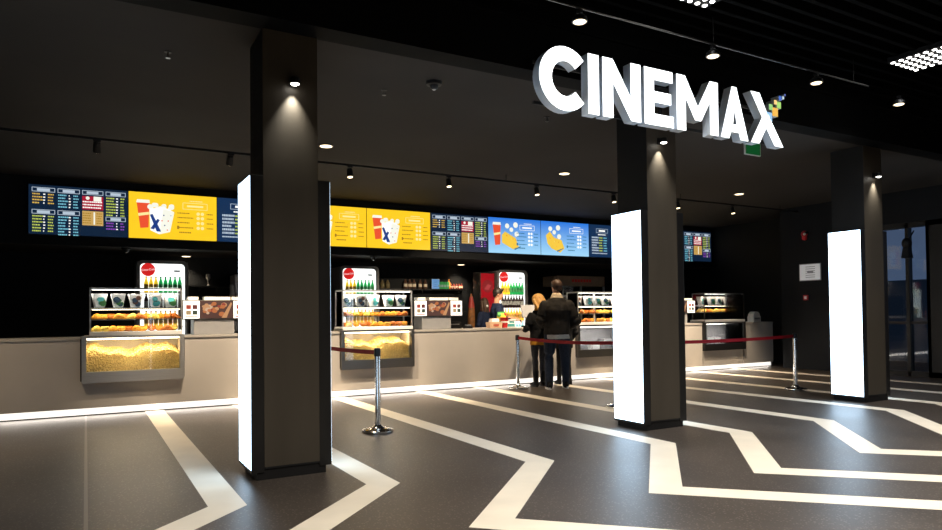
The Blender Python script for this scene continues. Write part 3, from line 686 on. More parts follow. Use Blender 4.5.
# popcorn carton tray, red cup, snack bag
BE = mat('beige_card', lin(205, 170, 140), .6); PR = mat('card_print_red', lin(170, 70, 55), .6)
b = MB(); b.frus(0, 0, 0, .105, .24, .14, .27, .16, BE); b.box(-.06, .06, -.0785, -.076, .03, .07, PR); b.frus(0, 0, .1055, .17, .17, .11, .15, .09, M['paper'])
single('snack_box', b.mesh('snack_box', bevel=.004), 'beige snack box with white wrapping before the staff member', 'box', (6.42, 10.44, CZ))
b = MB(); b.lathe([(.055, 0), (.075, .18), (.079, .185), (.073, .187)], M['red'], n=20); b.lathe([(.0665, .09), (.070, .12)], M['paper'], n=20); single('red_cup', b.mesh('red_cup', True), 'red paper cup beside the beige snack box', 'cup', (6.64, 10.44, CZ))
b = MB(); yb = mat('bag_yellow', lin(240, 210, 70), .4); gbm = mat('bag_green', lin(90, 170, 90), .4)
b.ell((0, 0, .09), (.10, .05, .075), yb, 12, 8, wob=.2, seed=2); b.box(-.09, .09, -.006, .006, .15, .19, gbm); b.ell((-.06, -.02, .13), (.05, .035, .04), gbm, 10, 6, wob=.2, seed=4); b.ell((.06, -.02, .14), (.03, .03, .03), M['red'], 10, 6)
single('snack_bag', b.mesh('snack_bag', True), 'yellow and green snack bag held up behind the red cup', 'bag', (6.72, 10.66, CZ+.1))
b = MB(); tb = mat('teal_card', lin(60, 130, 130), .5); b.box(-.11, .11, -.06, .06, 0, .13, M['white']); b.box(-.1, .1, -.062, -.06, .01, .07, tb); b.box(-.02, .09, -.062, -.06, .08, .115, tb); b.box(-.12, .12, -.07, .07, .13, .145, M['white'])
single('lidded_box', b.mesh('lidded_box', bevel=.003), 'white and teal lidded box under the snack bag', 'box', (6.86, 10.64, CZ-.0))
# napkin dispenser at the counter end
b = MB(); b.box(-.13, .13, -.08, .08, 0, .13, M['white']); b.cyl((0, -.08, .13), (0, .08, .13), .11, .11, M['white'], 20); b.box(-.09, .09, -.083, -.08, .06, .1, M['grey'])
single('napkin_dispenser', b.mesh('napkin_dispenser', True), 'white domed napkin dispenser at the counter end', 'dispenser', (13.5, 10.42, CZ))
# popcorn maker behind case three
t = thing('popcorn_machine', 'popcorn machine with beige header behind the customers', 'machine', (10.0, 13.3, 0))
MB().box(0, 1.5, 0, .6, 0, .95, M['coldark']).build('cabinet', t)
b = MB(); b.box(0, 1.5, 0, .6, 1.95, 2.2, mat('machine_header', lin(120, 105, 90), .5)); b.build('header', t, bevel=.01)
b = MB(); 
for k in range(7): b.box(.45+.09*k, .52+.09*k, -.004, -.001, 2.05, 2.12, M['red'])
b.build('header_print', t)
b = MB()
for x in (0, .72, 1.46): b.box(x, x+.04, 0, .04, .95, 1.95, M['steel'])
b.box(0, 1.5, 0, .6, .95, 1.0, M['steel']); b.build('chamber_frame', t); MB().box(.04, 1.46, .01, .015, 1.0, 1.95, M['glass']).build('chamber_glass', t)
b = MB(); b.lathe([(.1, 0), (.16, .12), (.16, .22), (.05, .24)], M['steel'], (.4, .3, 1.5)); b.cyl((.4, .3, 1.74), (.4, .3, 1.95), .02, .02, M['steel']); b.build('kettle', t, True)
# advertising stands seen behind the counter
och = mat('stand_ochre', lin(115, 72, 28), .7, var=.4); rdm = mat('stand_red', lin(140, 40, 35), .6)
t = thing('folded_banner', 'tall tapering ochre and red banner behind the counter', 'banner', (7.35, 12.9, 0))
b = MB(); b.lathe([(.06, .8), (.085, 1.1), (.08, 1.3), (.06, 1.5), (.035, 1.66), (.012, 1.73)], och, n=14); b.build('cloth', t, True)
b = MB(); b.lathe([(.070, 1.42), (.063, 1.5), (.038, 1.66)], rdm, n=14); b.build('red_band', t, True)
b = MB(); b.lathe([(.16, 0), (.16, .03), (.02, .05), (.02, .8)], M['coldark'], n=14); b.build('stand', t, True)

# ------------------------------------------------------------------ barrier posts and belts
st0 = thing('barrier_post', 'chrome barrier post standing alone before the popcorn case, round base on dark floor', 'barrier post', (2.785, 6.986, 0))
b = MB(); b.lathe([(.168, 0), (.172, .008), (.170, .026), (.155, .034), (.10, .046), (.055, .058), (.034, .085)], M['chrome'], n=32); b.build('base', st0, True)
b = MB(); b.lathe([(.031, .05), (.031, .83)], M['chrome'], n=20); b.build('pole', st0, True)
b = MB(); b.lathe([(.034, .83), (.036, .84), (.036, .905), (.03, .918), (.01, .92)], M['gloss'], n=20); b.build('belt_head', st0, True)
posts = [(2.785, 6.986), (2.72, 9.5), (6.388, 9.638), (6.24, 6.98), (9.954, 6.922)]
dup(st0, (2.72, 9.5, 0), 'chrome barrier post behind the first column')
dup(st0, (6.388, 9.638, 0), 'chrome barrier post standing beside the customers at the counter')
dup(st0, (6.24, 6.98, 0), 'chrome barrier post behind the column under the letter sign')
dup(st0, (9.954, 6.922, 0), 'chrome barrier post at the far belt end beside the dark wall')
def belt(a, b_, sag, lab):
    a = Vector((*a, .87)); b_ = Vector((*b_, .87)); m = MB(); n = 16; vs = []; d = (b_-a); d.normalize(); a = a+d*.036; b_ = b_-d*.036; nr = Vector((-d.y, d.x, 0))*.0015
    for i in range(n+1):
        t = i/n; p = a.lerp(b_, t); z = -sag*4*t*(1-t)
        for dz, sn in ((-.024, 1), (.024, 1), (.024, -1), (-.024, -1)): vs.append((p.x+nr.x*sn, p.y+nr.y*sn, p.z+z+dz))
    fs = [(i*4+k, i*4+(k+1) % 4, i*4+4+(k+1) % 4, i*4+4+k) for i in range(n) for k in range(4)]+[(3, 2, 1, 0), (n*4, n*4+1, n*4+2, n*4+3)]
    m.add(vs, fs, M['beltred']); single('barrier_belt', m.mesh('barrier_belt'), lab, 'belt')
belt(posts[0], posts[1], .012, 'red barrier belt running from the lone post behind the first column')
belt(posts[2], posts[3], .03, 'red barrier belt passing in front of the customers')
belt(posts[3], posts[4], .03, 'red barrier belt ending at the post beside the dark wall')

# ------------------------------------------------------------------ ceiling fittings
tr = MB(); tr.box(-3, 13.6, -.018, .018, -.03, 0, M['black']); 
for x in (-2, 2, 6, 10, 13): tr.cyl((x, 0, 0), (x, 0, .098), .006, .006, M['black'], 6)
single('lighting_track', tr.mesh('lighting_track'), 'long black lighting track under the dark ceiling', 'track', (0, 9.33, 3.47))
tl0 = None; tnm = ['first', 'second', 'third', 'fourth', 'fifth', 'sixth', 'seventh', 'eighth']
for i, x in enumerate((.116, 1.671, 3.317, 4.934, 6.61, 8.308, 9.922, 11.489)):
    lb = 'black track spotlight, %s along the ceiling track from the dark-menu end' % tnm[i]
    if not tl0:
        tl0 = thing('track_spotlight', lb, 'spotlight', (x, 9.33, 3.44))
        b = MB(); b.box(-.04, .04, -.015, .015, -.02, .005, M['black']); b.cyl((0, 0, -.02), (0, 0, -.06), .008, .008, M['black'], 8); b.build('adapter', tl0)
        b = MB(); Tm = Matrix.Translation((0, .0, -.09)) @ Matrix.Rotation(R(-12), 4, 'X')
        b.lathe([(.028, .06), (.04, .05), (.046, -.07), (.042, -.072)][::-1], M['black'], n=18, T=Tm); hd = b.build('head', tl0, True)
        b = MB(); b.lathe([(.002, -.076), (.036, -.075), (.038, -.071)], M['lens'], n=18, T=Tm); b.build('lens', hd, True)
    else:
        TL = dup(tl0, (x, 9.33, 3.44), lb)
        [c for c in TL.children if c.name.startswith('head')][0].rotation_euler = (0, 0, 0)
    if i < 2: [c for c in (tl0 if i == 0 else TL).children if c.name.startswith('head')][0].rotation_euler = (R(48), 0, 0)
    if i: spot('track_beam', (x, 9.28, 3.24), (x+.1, 10.2, .45) if i != 4 else (7.1, 11.8, 1.3), 680 if i != 4 else 800, (1, .80, .56), 72, .7, .03)
dl0 = None
for i, (x, y, z, lb) in enumerate(((2.805, 8.82, ZC, 'warm recessed downlight in the dark ceiling beside the first column'), (6.80, 8.81, ZC, 'warm recessed downlight in the dark ceiling between the two nearer columns'), (11.06, 8.82, ZC, 'warm recessed downlight in the dark ceiling before the dark wall'), (-1.3, 8.82, ZC, 'warm recessed downlight in the ceiling past the end dark menu'),
                     (1.70, 14.2, ZS, 'warm downlight in the low soffit above the short wall shelf'), (7.82, 14.2, ZS, 'warm downlight in the low soffit above the bottle shelf'))):
    if not dl0:
        dl0 = thing('downlight', lb, 'downlight', (x, y, z))
        b = MB(); b.lathe([(.085, -.012), (.10, -.008), (.10, .0)], M['gloss'], n=24); b.build('trim_ring', dl0, True)
        b = MB(); b.lathe([(.001, -.016), (.07, -.016), (.082, -.012)], M['lens'], n=24); b.build('diffuser', dl0, True)
    else: dup(dl0, (x, y, z), lb)
    spot('downlight_beam', (x, y, z-.04), (x, y, 0), 380 if i < 4 else 130, (1, .78, .52), 100 if i < 4 else 110, .9, .08)
# lobby rail and its lamps
tr = MB(); tr.cyl((-3, 0, 0), (8.2, 0, 0), .009, .009, M['dsteel'], 10)
for x in (.5, 2.9, 5.8, 8.2): tr.cyl((x-.3, 0, 0), (x-.3, 0, .275), .004, .004, M['gloss'], 6)
single('lamp_rail', tr.mesh('lamp_rail', True), 'thin metal lamp rail hung above the letter sign', 'rail', (0, 4.66, 3.975))
ll0 = None
for i, (x, lb) in enumerate(((3.79, 'small rail lamp above the letter C of the sign'), (5.49, 'small rail lamp above the letter M of the sign'), (7.18, 'small rail lamp past the coloured tiles of the sign'), (8.86, 'small ceiling lamp glowing alone past the sign'))):
    if not ll0:
        ll0 = thing('rail_lamp', lb, 'lamp', (x, 4.66, 3.95))
        b = MB(); b.box(-.02, .02, -.02, .02, -.02, .01, M['gloss']); b.cyl((0, 0, 0), (0, 0, -.05), .01, .01, M['gloss']); b.build('clamp', ll0)
        b = MB(); b.lathe([(.07, -.10), (.065, -.06), (.04, -.04), (.02, -.04)], M['gloss'], n=20); b.build('shade', ll0, True)
        b = MB(); b.lathe([(.002, -.106), (.05, -.106), (.06, -.098)], M['lens'], n=20); b.build('bulb', ll0, True)
    else: dup(ll0, (x, 4.66, 3.95), lb)
    spot('rail_beam', (x, 4.66, 3.82), (x, 4.5, 0), 40, (1, .9, .75), 110, .9, .05)
# LED grid panels in the slatted ceiling
gp0 = None
for x, y, lb in ((4.58, 3.86, 'square grid of bright LED dots above the letter sign'), (8.25, 3.84, 'square grid of bright LED dots past the end of the letter sign')):
    if not gp0:
        gp0 = thing('led_grid_panel', lb, 'ceiling light', (x, y, ZL-.05))
        b = MB(); b.box(0, .6, 0, .62, .0, .06, M['black']); b.build('casing', gp0)
        LD = emis('led_dot', (1, .97, .92, 1), 9); LDM = MB().lathe([(.001, -.01), (.020, -.008), (.024, 0)], LD, n=10).mesh('led')
        for i in range(6):
            for j in range(7): part('led', LDM, gp0, (.05+.1*i, .04+.09*j, 0))
    else: dup(gp0, (x, y, ZL-.05), lb)
# smoke detectors, sprinklers, cameras
b = MB(); b.lathe([(.02, -.075), (.035, -.065), (.045, -.035), (.075, -.03), (.08, 0)], M['coldark'], n=20); b.ell((0, 0, -.06), (.025, .025, .025), M['steel'], 10, 6); dm = b.mesh('dome_camera', True)
single('dome_camera', dm, 'black dome camera on the dark ceiling beside the letter C', 'camera', (2.978, 5.918, ZC))
b = MB(); b.lathe([(.03, -.005), (.03, 0)], M['coldark'], n=14); b.cyl((0, 0, 0), (0, 0, -.05), .008, .008, M['dsteel'], 8); b.lathe([(.02, -.055), (.02, -.05)], M['dsteel'], n=12); sm = b.mesh('sprinkler', True)
for x, y, lb in ((.615, 6.312, 'small ceiling sprinkler on the empty ceiling beside the first column'), (2.634, 6.367, 'small ceiling sprinkler next to the black dome camera'), (4.673, 6.368, 'small ceiling sprinkler behind the letter C'), (6.7, 6.35, 'small ceiling sprinkler behind the green exit sign')): single('sprinkler', sm, lb, 'sprinkler', (x, y, ZC))
for x, lb in ((.6, 'small dome camera under the yellow screen soffit'), (5.1, 'small dome camera under the mid-row yellow screen soffit'), (11.9, 'small dome camera under the last menu screen')): single('dome_camera', dm, lb, 'camera', (x, 12.95, ZS))
# exit sign
t = thing('exit_sign', 'green exit sign hanging below the letter X', 'sign', (7.83, 6.02, 3.47))
b = MB(); b.box(-.155, .155, -.012, .012, -.085, .085, M['white']); b.cyl((-.1, 0, .085), (-.1, 0, .1), .005, .005, M['steel'], 6); b.cyl((.1, 0, .085), (.1, 0, .1), .005, .005, M['steel'], 6); b.build('housing', t)
MB().box(-.145, .145, -.0135, -.012, -.075, .075, GRN).build('green_face', t)
# dark wall fittings
t = thing('notice_plaque', 'white framed notice with grey print on the dark wall', 'notice', (13.65, 9.09, 2.11), R(-90))
b = MB(); b.box(-.25, .25, -.02, 0, -.185, .185, M['grey']); b.build('frame', t)
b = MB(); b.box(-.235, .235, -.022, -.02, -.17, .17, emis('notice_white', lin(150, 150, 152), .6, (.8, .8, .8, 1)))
for k in range(6): b.box(-.10, .12, -.024, -.022, .11-.045*k, .122-.045*k, M['grey'])
b.box(-.06, .08, -.0245, -.022, -.02, .02, M['grey']); b.build('sheet', t)
b = MB(); b.lathe([(.07, 0), (.07, .04), (.05, .06)], M['red'], n=18, T=Matrix.Rotation(R(-90), 4, 'Y')); b.cyl((0, 0, -.09), (-.05, 0, -.09), .05, .045, M['red'], 14)
single('fire_alarm', b.mesh('fire_alarm', True), 'red round fire alarm sounder high on the dark wall', 'alarm', (13.65, 9.2, 2.95))
b = MB(); b.box(-.03, 0, -.055, .055, -.055, .055, M['red']); b.box(-.034, -.03, -.035, .035, -.035, .035, M['white']); single('alarm_button', b.mesh('alarm_button', bevel=.004), 'small red and white call point below the notice', 'alarm', (13.65, 9.2, 1.56))
b = MB(); b.cyl((-.0, 0, 0), (-.08, 0, -.03), .03, .03, M['black'], 12); b.ell((-.09, 0, -.04), (.03, .03, .03), M['white'], 10, 6); single('wall_camera', b.mesh('wall_camera', True), 'tiny wall camera above the glowing box on the dark wall', 'camera', (13.65, 9.15, 2.98+.0))
t = thing('wall_speaker', 'black silhouetted loudspeaker hung before the shopfront glass', 'speaker', (13.5, 7.02, 2.53))
b = MB(); b.cyl((0, 0, .0), (.25, 0, .25), .012, .012, M['black'], 8); b.build('bracket', t)
b = MB(); b.ell((0, 0, .0), (.08, .09, .11), M['black'], 14, 10); b.frus(0, 0, -.28, -.08, .16, .14, .1, .1, M['black']); b.build('body', t, True)

# ------------------------------------------------------------------ people
def loft(mb, rings, m, n=16):
    """rings: (centre, rx, ry, axis) - stacked ellipses swept along a path"""
    vs = []; fs = []
    for c, rx, ry, ax in rings:
        ax = Vector(ax).normalized(); q = Vector((0, 0, 1)).rotation_difference(ax)
        for i in range(n):
            a = 2*PI*i/n; vs.append(Vector(c)+q @ Vector((rx*math.cos(a), ry*math.sin(a), 0)))
    for j in range(len(rings)-1):
        for i in range(n): fs.append((j*n+i, j*n+(i+1) % n, (j+1)*n+(i+1) % n, (j+1)*n+i))
    fs.append(tuple(range(n-1, -1, -1))); fs.append(tuple((len(rings)-1)*n+i for i in range(n)))
    mb.add(vs, fs, m)
def limb(mb, pts, rad, m, sub=4, n=12):
    P = [Vector(p) for p in pts]; out = []
    for i in range(len(P)-1):
        for k in range(sub):
            t = k/sub; out.append((P[i].lerp(P[i+1], t), rad[i]+(rad[i+1]-rad[i])*t))
    out.append((P[-1], rad[-1])); rings = []
    for i, (c, r) in enumerate(out):
        a = out[max(0, i-1)][0]; b = out[min(len(out)-1, i+1)][0]; rings.append((c, r, r, b-a))
    loft(mb, rings, m, n)
    for p, r in zip(pts, rad): mb.ell(p, (r*.98,)*3, m, 10, 7)
def fuse(mb, name, m, voxel, smooth=4, fold=0.):
    me = mb.mesh(name); o = bpy.data.objects.new(name, me); C.objects.link(o)
    r = o.modifiers.new('r', 'REMESH'); r.mode = 'VOXEL'; r.voxel_size = voxel
    s_ = o.modifiers.new('s', 'SMOOTH'); s_.iterations = smooth; s_.factor = .5
    if fold:
        tx = bpy.data.textures.new('folds', 'CLOUDS'); tx.noise_scale = .11
        d = o.modifiers.new('d', 'DISPLACE'); d.texture = tx; d.strength = fold; d.mid_level = .5; d.texture_coords = 'LOCAL'
    dg = bpy.context.evaluated_depsgraph_get(); out = bpy.data.meshes.new_from_object(o.evaluated_get(dg)); out.name = name
    bpy.data.objects.remove(o); out.materials.clear(); out.materials.append(m)
    for p in out.polygons: p.material_index = 0
    out.polygons.foreach_set('use_smooth', [True]*len(out.polygons)); return out
def hand(mb, w, d, nrm, side, m, curl=.55, k=1.):
    """palm, four jointed fingers of unequal length and a thumb from the side of the palm"""
    d = Vector(d).normalized(); nrm = Vector(nrm).normalized(); s_ = d.cross(nrm)*side; w = Vector(w)
    loft(mb, [(w, .024*k, .019*k, d), (w+d*.03*k, .034*k, .018*k, d), (w+d*.085*k, .040*k, .015*k, d)], m, 12)
    q = Matrix.Rotation(0, 3, 'X')
    for j, (o_, ln) in enumerate(((-.030, .070), (-.010, .082), (.010, .076), (.030, .058))):
        p = w+d*.083*k+s_*o_*k; pts = [p]; a = .15
        for f in (.45, .32, .23):
            a += curl; p = p+(d*math.cos(a)-nrm*math.sin(a))*ln*f*k; pts.append(p)
        limb(mb, pts, [.0092*k, .0085*k, .008*k, .0065*k], m, 2, 8)
    p = w+d*.028*k-s_*.030*k
    limb(mb, [p, p+(d*.6-s_*.7-nrm*.2).normalized()*.038*k, p+(d*.6-s_*.7-nrm*.2).normalized()*.038*k+(d*.9-s_*.1-nrm*.4).normalized()*.03*k], [.012*k, .010*k, .008*k], m, 2, 8)
SKIN = mat('skin', lin(205, 150, 120), .5, 0, .4, .08, 20)
def person(label, loc, rz, H, build=1., arms=None, legs=.11, head_turn=0., head_nod=0., stride=(0, 0), cloth=None):
    k = H/1.8; W = build
    t = thing('person', label, 'person', loc, rz)
    z = lambda v: v*k
    b = MB()
    # legs
    J = {}
    for s_ in (-1, 1):
        fy = stride[0 if s_ < 0 else 1]
        hip = (s_*.095*k*W, 0, z(.93)); kn = (s_*(legs*.95)*k, fy*.5+.02*k, z(.50)); an = (s_*legs*k, fy, z(.09))
        J['leg', s_] = (hip, kn, an)
        limb(b, [hip, kn, an], [.085*k*W, .056*k*W, .040*k], SKIN)
        loft(b, [((an[0], an[1]-.05*k, z(.03)), .03*k, .03*k, (0, 1, 0)), ((an[0], an[1]+.04*k, z(.04)), .042*k, .038*k, (0, 1, 0)), ((an[0]+s_*.015*k, an[1]+.16*k, z(.022)), .045*k, .02*k, (0, 1, 0))], SKIN)
    tor = [(.90, .155, .115, 0), (1.0, .150, .11, 0), (1.12, .140, .105, .005), (1.24, .158, .112, .005), (1.32, .160, .108, 0), (1.38, .135, .095, -.01), (1.44, .085, .07, -.01), (1.50, .065, .062, -.01)]
    loft(b, [((0, y*k, z(h_)), rx*k*W, ry*k*W, (0, 0, 1)) for h_, rx, ry, y in tor], SKIN, 20)
    hc = Vector((0, .02*k, z(1.685)))
    RH = Matrix.Translation(hc) @ Matrix.Rotation(head_turn, 4, 'Z') @ Matrix.Rotation(head_nod, 4, 'X')
    loft(b, [((0, -.012*k, z(1.48)), .062*k, .06*k, (0, 0, 1)), ((0, .0, z(1.60)), .055*k, .056*k, (0, 0, 1))], SKIN, 14)
    h = k*1.0
    b.ell((0, -.005*h, .012*h), (.074*h, .094*h, .10*h), SKIN, 18, 12, RH)          # skull
    b.ell((0, .025*h, -.045*h), (.056*h, .062*h, .068*h), SKIN, 16, 10, RH)          # jaw
    b.ell((0, .075*h, -.100*h), (.022*h, .018*h, .016*h), SKIN, 10, 7, RH)           # chin
    b.frus(0, .097*h, -.042*h, .002*h, .032*h, .030*h, .014*h, .014*h, SKIN, RH)     # nose
    b.ell((0, .088*h, -.068*h), (.024*h, .010*h, .009*h), SKIN, 10, 6, RH)           # lips
    b.ell((0, .083*h, .018*h), (.05*h, .012*h, .010*h), SKIN, 10, 6, RH)             # brow
    for s_ in (-1, 1): b.ell((s_*.076*h, -.005*h, -.012*h), (.010*h, .020*h, .030*h), SKIN, 10, 7, RH)
    arms = arms or {}
    for s_ in (-1, 1):
        sh = (s_*.172*k*W, -.01*k, z(1.375)); el, wr, hd, nr = arms.get(s_, ((s_*.27*k, -.03*k, z(1.15)), (s_*.24*k, .16*k, z(.98)), (0, .8, -.4), (0, .3, 1)))
        J['arm', s_] = (sh, el, wr)
        limb(b, [sh, el, wr], [.052*k*W, .042*k*W, .027*k], SKIN); hand(b, wr, hd, nr, s_, SKIN, .5, k)
    o = part('body', fuse(b, 'body', SKIN, .0075, 3), t)
    fm = mat('eye_dark', (.02, .015, .012, 1), .2); e = MB()
    for s_ in (-1, 1): e.ell((s_*.031*h, .084*h, .0), (.011*h, .006*h, .006*h), fm, 8, 6, RH); e.box(s_*.031*h-.017*h, s_*.031*h+.017*h, .087*h, .093*h, .022*h, .029*h, fm, RH)
    e.build('eyes', t, True)
    return t, k, J, RH, W
def torso_cloth(t, name, m, k, J, W, hem, top=1.50, puff=.03, sleeves=True, cuff=.92, flare=0., fold=.02, collar=None):
    b = MB(); z = lambda v: v*k
    prof = [(.80, .165, .125), (.90, .165, .122), (1.0, .158, .118), (1.12, .155, .115), (1.25, .175, .128), (1.30, .190, .130), (1.38, .165, .115), (1.44, .120, .095), (1.52, .07, .07)]
    rings = []
    hs = [hem]+[p[0] for p in prof if hem+.03 < p[0] < top]+[top]
    for h_ in hs:
        for a, c in zip(prof[:-1], prof[1:]):
            if a[0] <= h_ <= c[0] or (h_ < prof[0][0] and a is prof[0]):
                u = (h_-a[0])/(c[0]-a[0]); rx = a[1]+(c[1]-a[1])*u; ry = a[2]+(c[2]-a[2])*u; break
        f = flare*max(0, 1.1-h_)
        rings.append(((0, 0, z(h_)), (rx+puff+f)*k*W, (ry+puff+f)*k*W, (0, 0, 1)))
    loft(b, rings, m, 22)
    if sleeves:
        for s_ in (-1, 1):
            sh, el, wr = [Vector(v) for v in J['arm', s_]]; wr = el.lerp(wr, cuff)
            limb(b, [sh, el, wr], [(.062+puff*.8)*k*W, (.052+puff*.7)*k*W, (.036+puff*.5)*k], m)
    return part(name, fuse(b, name, m, .012, 4, fold), t)
def trousers(t, m, k, J, W, bottom=.06, puff=.014, name='trousers', top=.97):
    b = MB()
    loft(b, [((0, 0, top*k), .158*k*W, .12*k*W, (0, 0, 1)), ((0, -.01*k, .88*k), (.172)*k*W, .135*k*W, (0, 0, 1)), ((0, 0, .80*k), .15*k*W, .11*k*W, (0, 0, 1))], m, 20)
    for s_ in (-1, 1):
        hip, kn, an = [Vector(v) for v in J['leg', s_]]; an = Vector((an.x, an.y, bottom*k))
        limb(b, [hip, kn, an], [(.090+puff)*k*W, (.060+puff)*k*W, (.047+puff)*k], m)
    return part(name, fuse(b, name, m, .012, 3, .012), t)
def shoes(t, m, sole, k, J, shaft=.11):
    for s_ in (-1, 1):
        an = Vector(J['leg', s_][2]); b = MB(); x, y = an.x, an.y
        loft(b, [((x, y-.085*k, .05*k), .030*k, .042*k, (0, 1, 0)), ((x, y-.02*k, .055*k), .046*k, .055*k, (0, 1, 0)), ((x+s_*.01*k, y+.09*k, .045*k), .05*k, .042*k, (0, 1, 0)), ((x+s_*.02*k, y+.185*k, .035*k), .034*k, .026*k, (0, 1, 0))], m)
        limb(b, [(x, y-.01*k, .05*k), (x, y-.01*k, shaft*k)], [.05*k, .055*k], m)
        sh = part('shoe', fuse(b, 'shoe', m, .009, 3), t)
        b = MB(); n = 20; ol = []
        for i in range(n):
            a = 2*PI*i/n; ol.append((x+s_*.008*k+.05*k*math.cos(a)*(1 if math.sin(a) > 0 else .8), y+.05*k+.145*k*math.sin(a)))
        b.add([(p[0], p[1], 0) for p in ol]+[(p[0], p[1], .034*k) for p in ol], [(i, (i+1) % n, n+(i+1) % n, n+i) for i in range(n)]+[tuple(range(n-1, -1, -1)), tuple(range(n, 2*n))], sole)
        b.build('sole', sh)
def hair_short(t, m, k, RH):
    b = MB(); h = k
    b.ell((0, -.018*h, .032*h), (.088*h, .104*h, .102*h), m, 18, 12, RH)
    b.ell((0, .045*h, .092*h), (.06*h, .05*h, .03*h), m, 12, 8, RH); b.ell((0, -.06*h, -.02*h), (.066*h, .045*h, .06*h), m, 12, 8, RH)
    return part('hair', fuse(b, 'hair', m, .008, 2, .012), t)
def hair_long(t, m, k, RH, length=.34):
    b = MB(); h = k
    b.ell((0, -.014*h, .026*h), (.088*h, .102*h, .104*h), m, 18, 12, RH)
    for x, y, l in ((-.055, -.05, 1), (-.02, -.075, 1.05), (.02, -.075, 1), (.055, -.05, 1.04), (-.08, .0, .9), (.08, .0, .92)):
        p = [RH @ Vector((x*h, y*h, .02*h)), RH @ Vector((x*1.15*h, (y-.02)*h, -.12*h)), RH @ Vector((x*1.2*h, (y-.035)*h, -length*l*h))]
        limb(b, p, [.038*h, .042*h, .022*h], m)
    return part('hair', fuse(b, 'hair', m, .009, 2, .016), t)

BLK = mat('cloth_black', (.010, .010, .011, 1), .85, 0, .2, .3, 25); BRN = mat('cloth_brown_black', (.012, .0095, .0075, 1), .8, 0, .25, .3, 14)
JEAN = mat('denim_navy', (.022, .030, .050, 1), .85, 0, .2, .3, 40); CRM = mat('fleece_cream', (.50, .40, .28, 1), .9, 0, .1, .2, 60); GRS = mat('cloth_grey', (.55, .54, .52, 1), .85, 0, .2, .1, 30)
MUS = mat('cloth_mustard', lin(190, 130, 40), .85, 0, .2, .2, 30); CHA = mat('cloth_charcoal', (.035, .035, .040, 1), .85, 0, .2, .25, 30); NVY = mat('cloth_navy', (.012, .020, .050, 1), .8, 0, .2, .2, 25)
HBR = mat('hair_brown', lin(62, 42, 29), .55, 0, .4, .35, 45, .3, (3, 3, .6)); HBL = mat('hair_blonde', lin(205, 155, 85), .5, 0, .4, .55, 40, .3, (3, 3, .6)); HDK = mat('hair_dark', lin(35, 26, 22), .5, 0, .4, .3, 45)

t, k, J, RH, W = person('man seen from behind in dark brown jacket with cream collar and jeans', (6.96, 9.28, 0), R(-26), 1.84, 1.12,
    {-1: ((-.285, -.03, 1.17), (-.19, .24, 1.06), (.3, .9, .1), (0, -.2, 1)), 1: ((.325, -.04, 1.15), (.22, .22, 1.02), (-.3, .9, .1), (0, -.2, 1))}, legs=.15, head_turn=R(25), head_nod=R(-8), stride=(-.05, .06))
torso_cloth(t, 'jacket', BRN, k, J, W, .90, puff=.038, fold=.018)
torso_cloth(t, 'shirt', GRS, k, J, W, .83, top=1.0, puff=.026, sleeves=False)
b = MB(); loft(b, [((0, -.01, 1.50*k), .115*k, .10*k, (0, 0, 1)), ((0, -.012, 1.555*k), .088*k, .085*k, (0, -.1, 1)), ((0, -.015, 1.59*k), .072*k, .072*k, (0, -.1, 1))], CRM, 20); part('collar', fuse(b, 'collar', CRM, .01, 2, .012), t)
trousers(t, JEAN, k, J, W); shoes(t, BLK, M['paper'], k, J); hair_short(t, HBR, k, RH)

t, k, J, RH, W = person('woman with long blonde hair in short black jacket at the counter', (6.94, 9.78, 0), R(-8), 1.60, .98,
    {-1: ((-.24, -.02, 1.03), (-.17, .22, .98), (.2, .9, .25), (0, -.2, 1)), 1: ((.25, -.02, 1.03), (.14, .22, 1.0), (-.2, .9, .2), (0, -.2, 1))}, legs=.10, head_turn=R(25), head_nod=R(-28), stride=(-.03, .05))
torso_cloth(t, 'jacket', BLK, k, J, W, .94, puff=.035, fold=.025)
torso_cloth(t, 'jumper', MUS, k, J, W, .82, top=1.0, puff=.026, sleeves=False)
b = MB(); loft(b, [((0, 0, 1.47*k), .10*k, .09*k, (0, 0, 1)), ((0, 0, 1.56*k), .085*k, .08*k, (0, 0, 1))], MUS, 18); part('scarf', fuse(b, 'scarf', MUS, .01, 2, .015), t)
trousers(t, CHA, k, J, W, puff=.004); shoes(t, BLK, M['black'], k, J, .30); hair_long(t, HBL, k, RH*Matrix.Scale(1.18, 4) if False else RH @ Matrix.Diagonal((1.5, 1.25, 1.15, 1)), .22)

t, k, J, RH, W = person('person in black coat and trousers mostly hidden behind the jacketed man', (7.50, 9.80, 0), R(-12), 1.46, 1.0, legs=.10, head_nod=R(-15), stride=(.05, -.04))
torso_cloth(t, 'coat', BLK, k, J, W, .80, puff=.04, fold=.02); trousers(t, BLK, k, J, W, puff=.004); shoes(t, BLK, M['black'], k, J); hair_short(t, HDK, k, RH)

t, k, J, RH, W = person('staff member in navy top standing in profile behind the counter', (7.10, 11.42, 0), R(-112), 1.79, 1.0,
    {-1: ((-.24, .04, 1.20), (-.13, .36, 1.19), (.15, 1, .0), (0, 0, 1)), 1: ((.24, .02, 1.17), (.15, .34, 1.16), (-.1, 1, .0), (0, 0, 1))}, head_nod=R(-10))
torso_cloth(t, 'navy_top', NVY, k, J, W, .88, puff=.02, cuff=.55); trousers(t, BLK, k, J, W); shoes(t, BLK, M['black'], k, J); hair_short(t, HDK, k, RH)

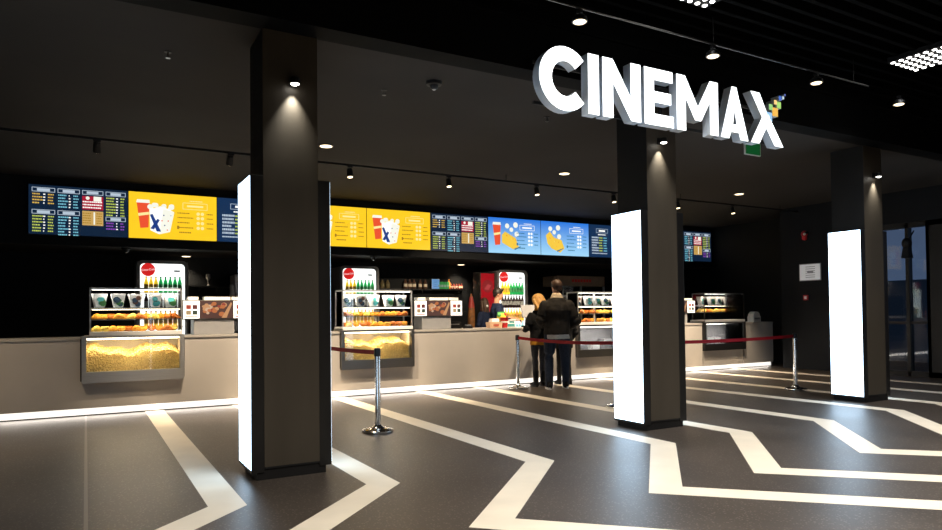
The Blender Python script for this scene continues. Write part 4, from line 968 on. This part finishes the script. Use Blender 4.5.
t, k, J, RH, W = person('long haired person in dark clothes further back, turned away behind the counter', (7.72, 12.95, 0), R(20), 1.64, .98)
torso_cloth(t, 'dark_top', NVY, k, J, W, .86, puff=.02); trousers(t, BLK, k, J, W); shoes(t, BLK, M['black'], k, J); hair_long(t, HBR, k, RH, .30)
b = MB(); b.ell((-.04*k, -.115*k, 1.60*k), (.04*k, .02*k, .03*k), M['paper'], 10, 7); b.build('hair_clip', t, True)


# ------------------------------------------------------------------ added lobby fill lamps, grid lights and camera
for x, y in ((-.6, 2.2), (2.6, 2.2), (5.8, 2.2), (9.2, 2.2), (1.0, -.6), (5.0, -.6)):
    area('lobby_fill', (x, y, ZL-.06), .6, 82, (1, .90, .76), spread=122)  # unseen overhead lamps added to brighten the foreground floor
for x, y in ((4.88, 4.15), (8.55, 4.13)): area('grid_light', (x, y, ZL-.07), .5, 26, (.95, .97, 1), spread=122)
w = bpy.data.worlds.new('World'); bpy.context.scene.world = w; w.use_nodes = True
w.node_tree.nodes['Background'].inputs[0].default_value = (.012, .014, .018, 1); w.node_tree.nodes['Background'].inputs[1].default_value = .5

cd = bpy.data.cameras.new('Camera'); cam = bpy.data.objects.new('Camera', cd); C.objects.link(cam)
F, yaw, pit, rol, cy = 676.58, R(29.655), R(1.1607), R(-.6399), 300.54
fw = Vector((math.sin(yaw)*math.cos(pit), math.cos(yaw)*math.cos(pit), math.sin(pit)))
rt = Vector((math.cos(yaw), -math.sin(yaw), 0)); up = rt.cross(fw)
r2 = rt*math.cos(rol)+up*math.sin(rol); u2 = -rt*math.sin(rol)+up*math.cos(rol)
cam.matrix_world = Matrix(((r2.x, u2.x, -fw.x, 0), (r2.y, u2.y, -fw.y, 0), (r2.z, u2.z, -fw.z, 1.28), (0, 0, 0, 1)))
cd.sensor_width = 36; cd.lens = F/942*36; cd.shift_y = (cy-265)/942; cd.clip_end = 200
sc = bpy.context.scene; sc.camera = cam
sc.view_settings.view_transform = 'Standard'; sc.view_settings.look = 'None'; sc.view_settings.exposure = 0
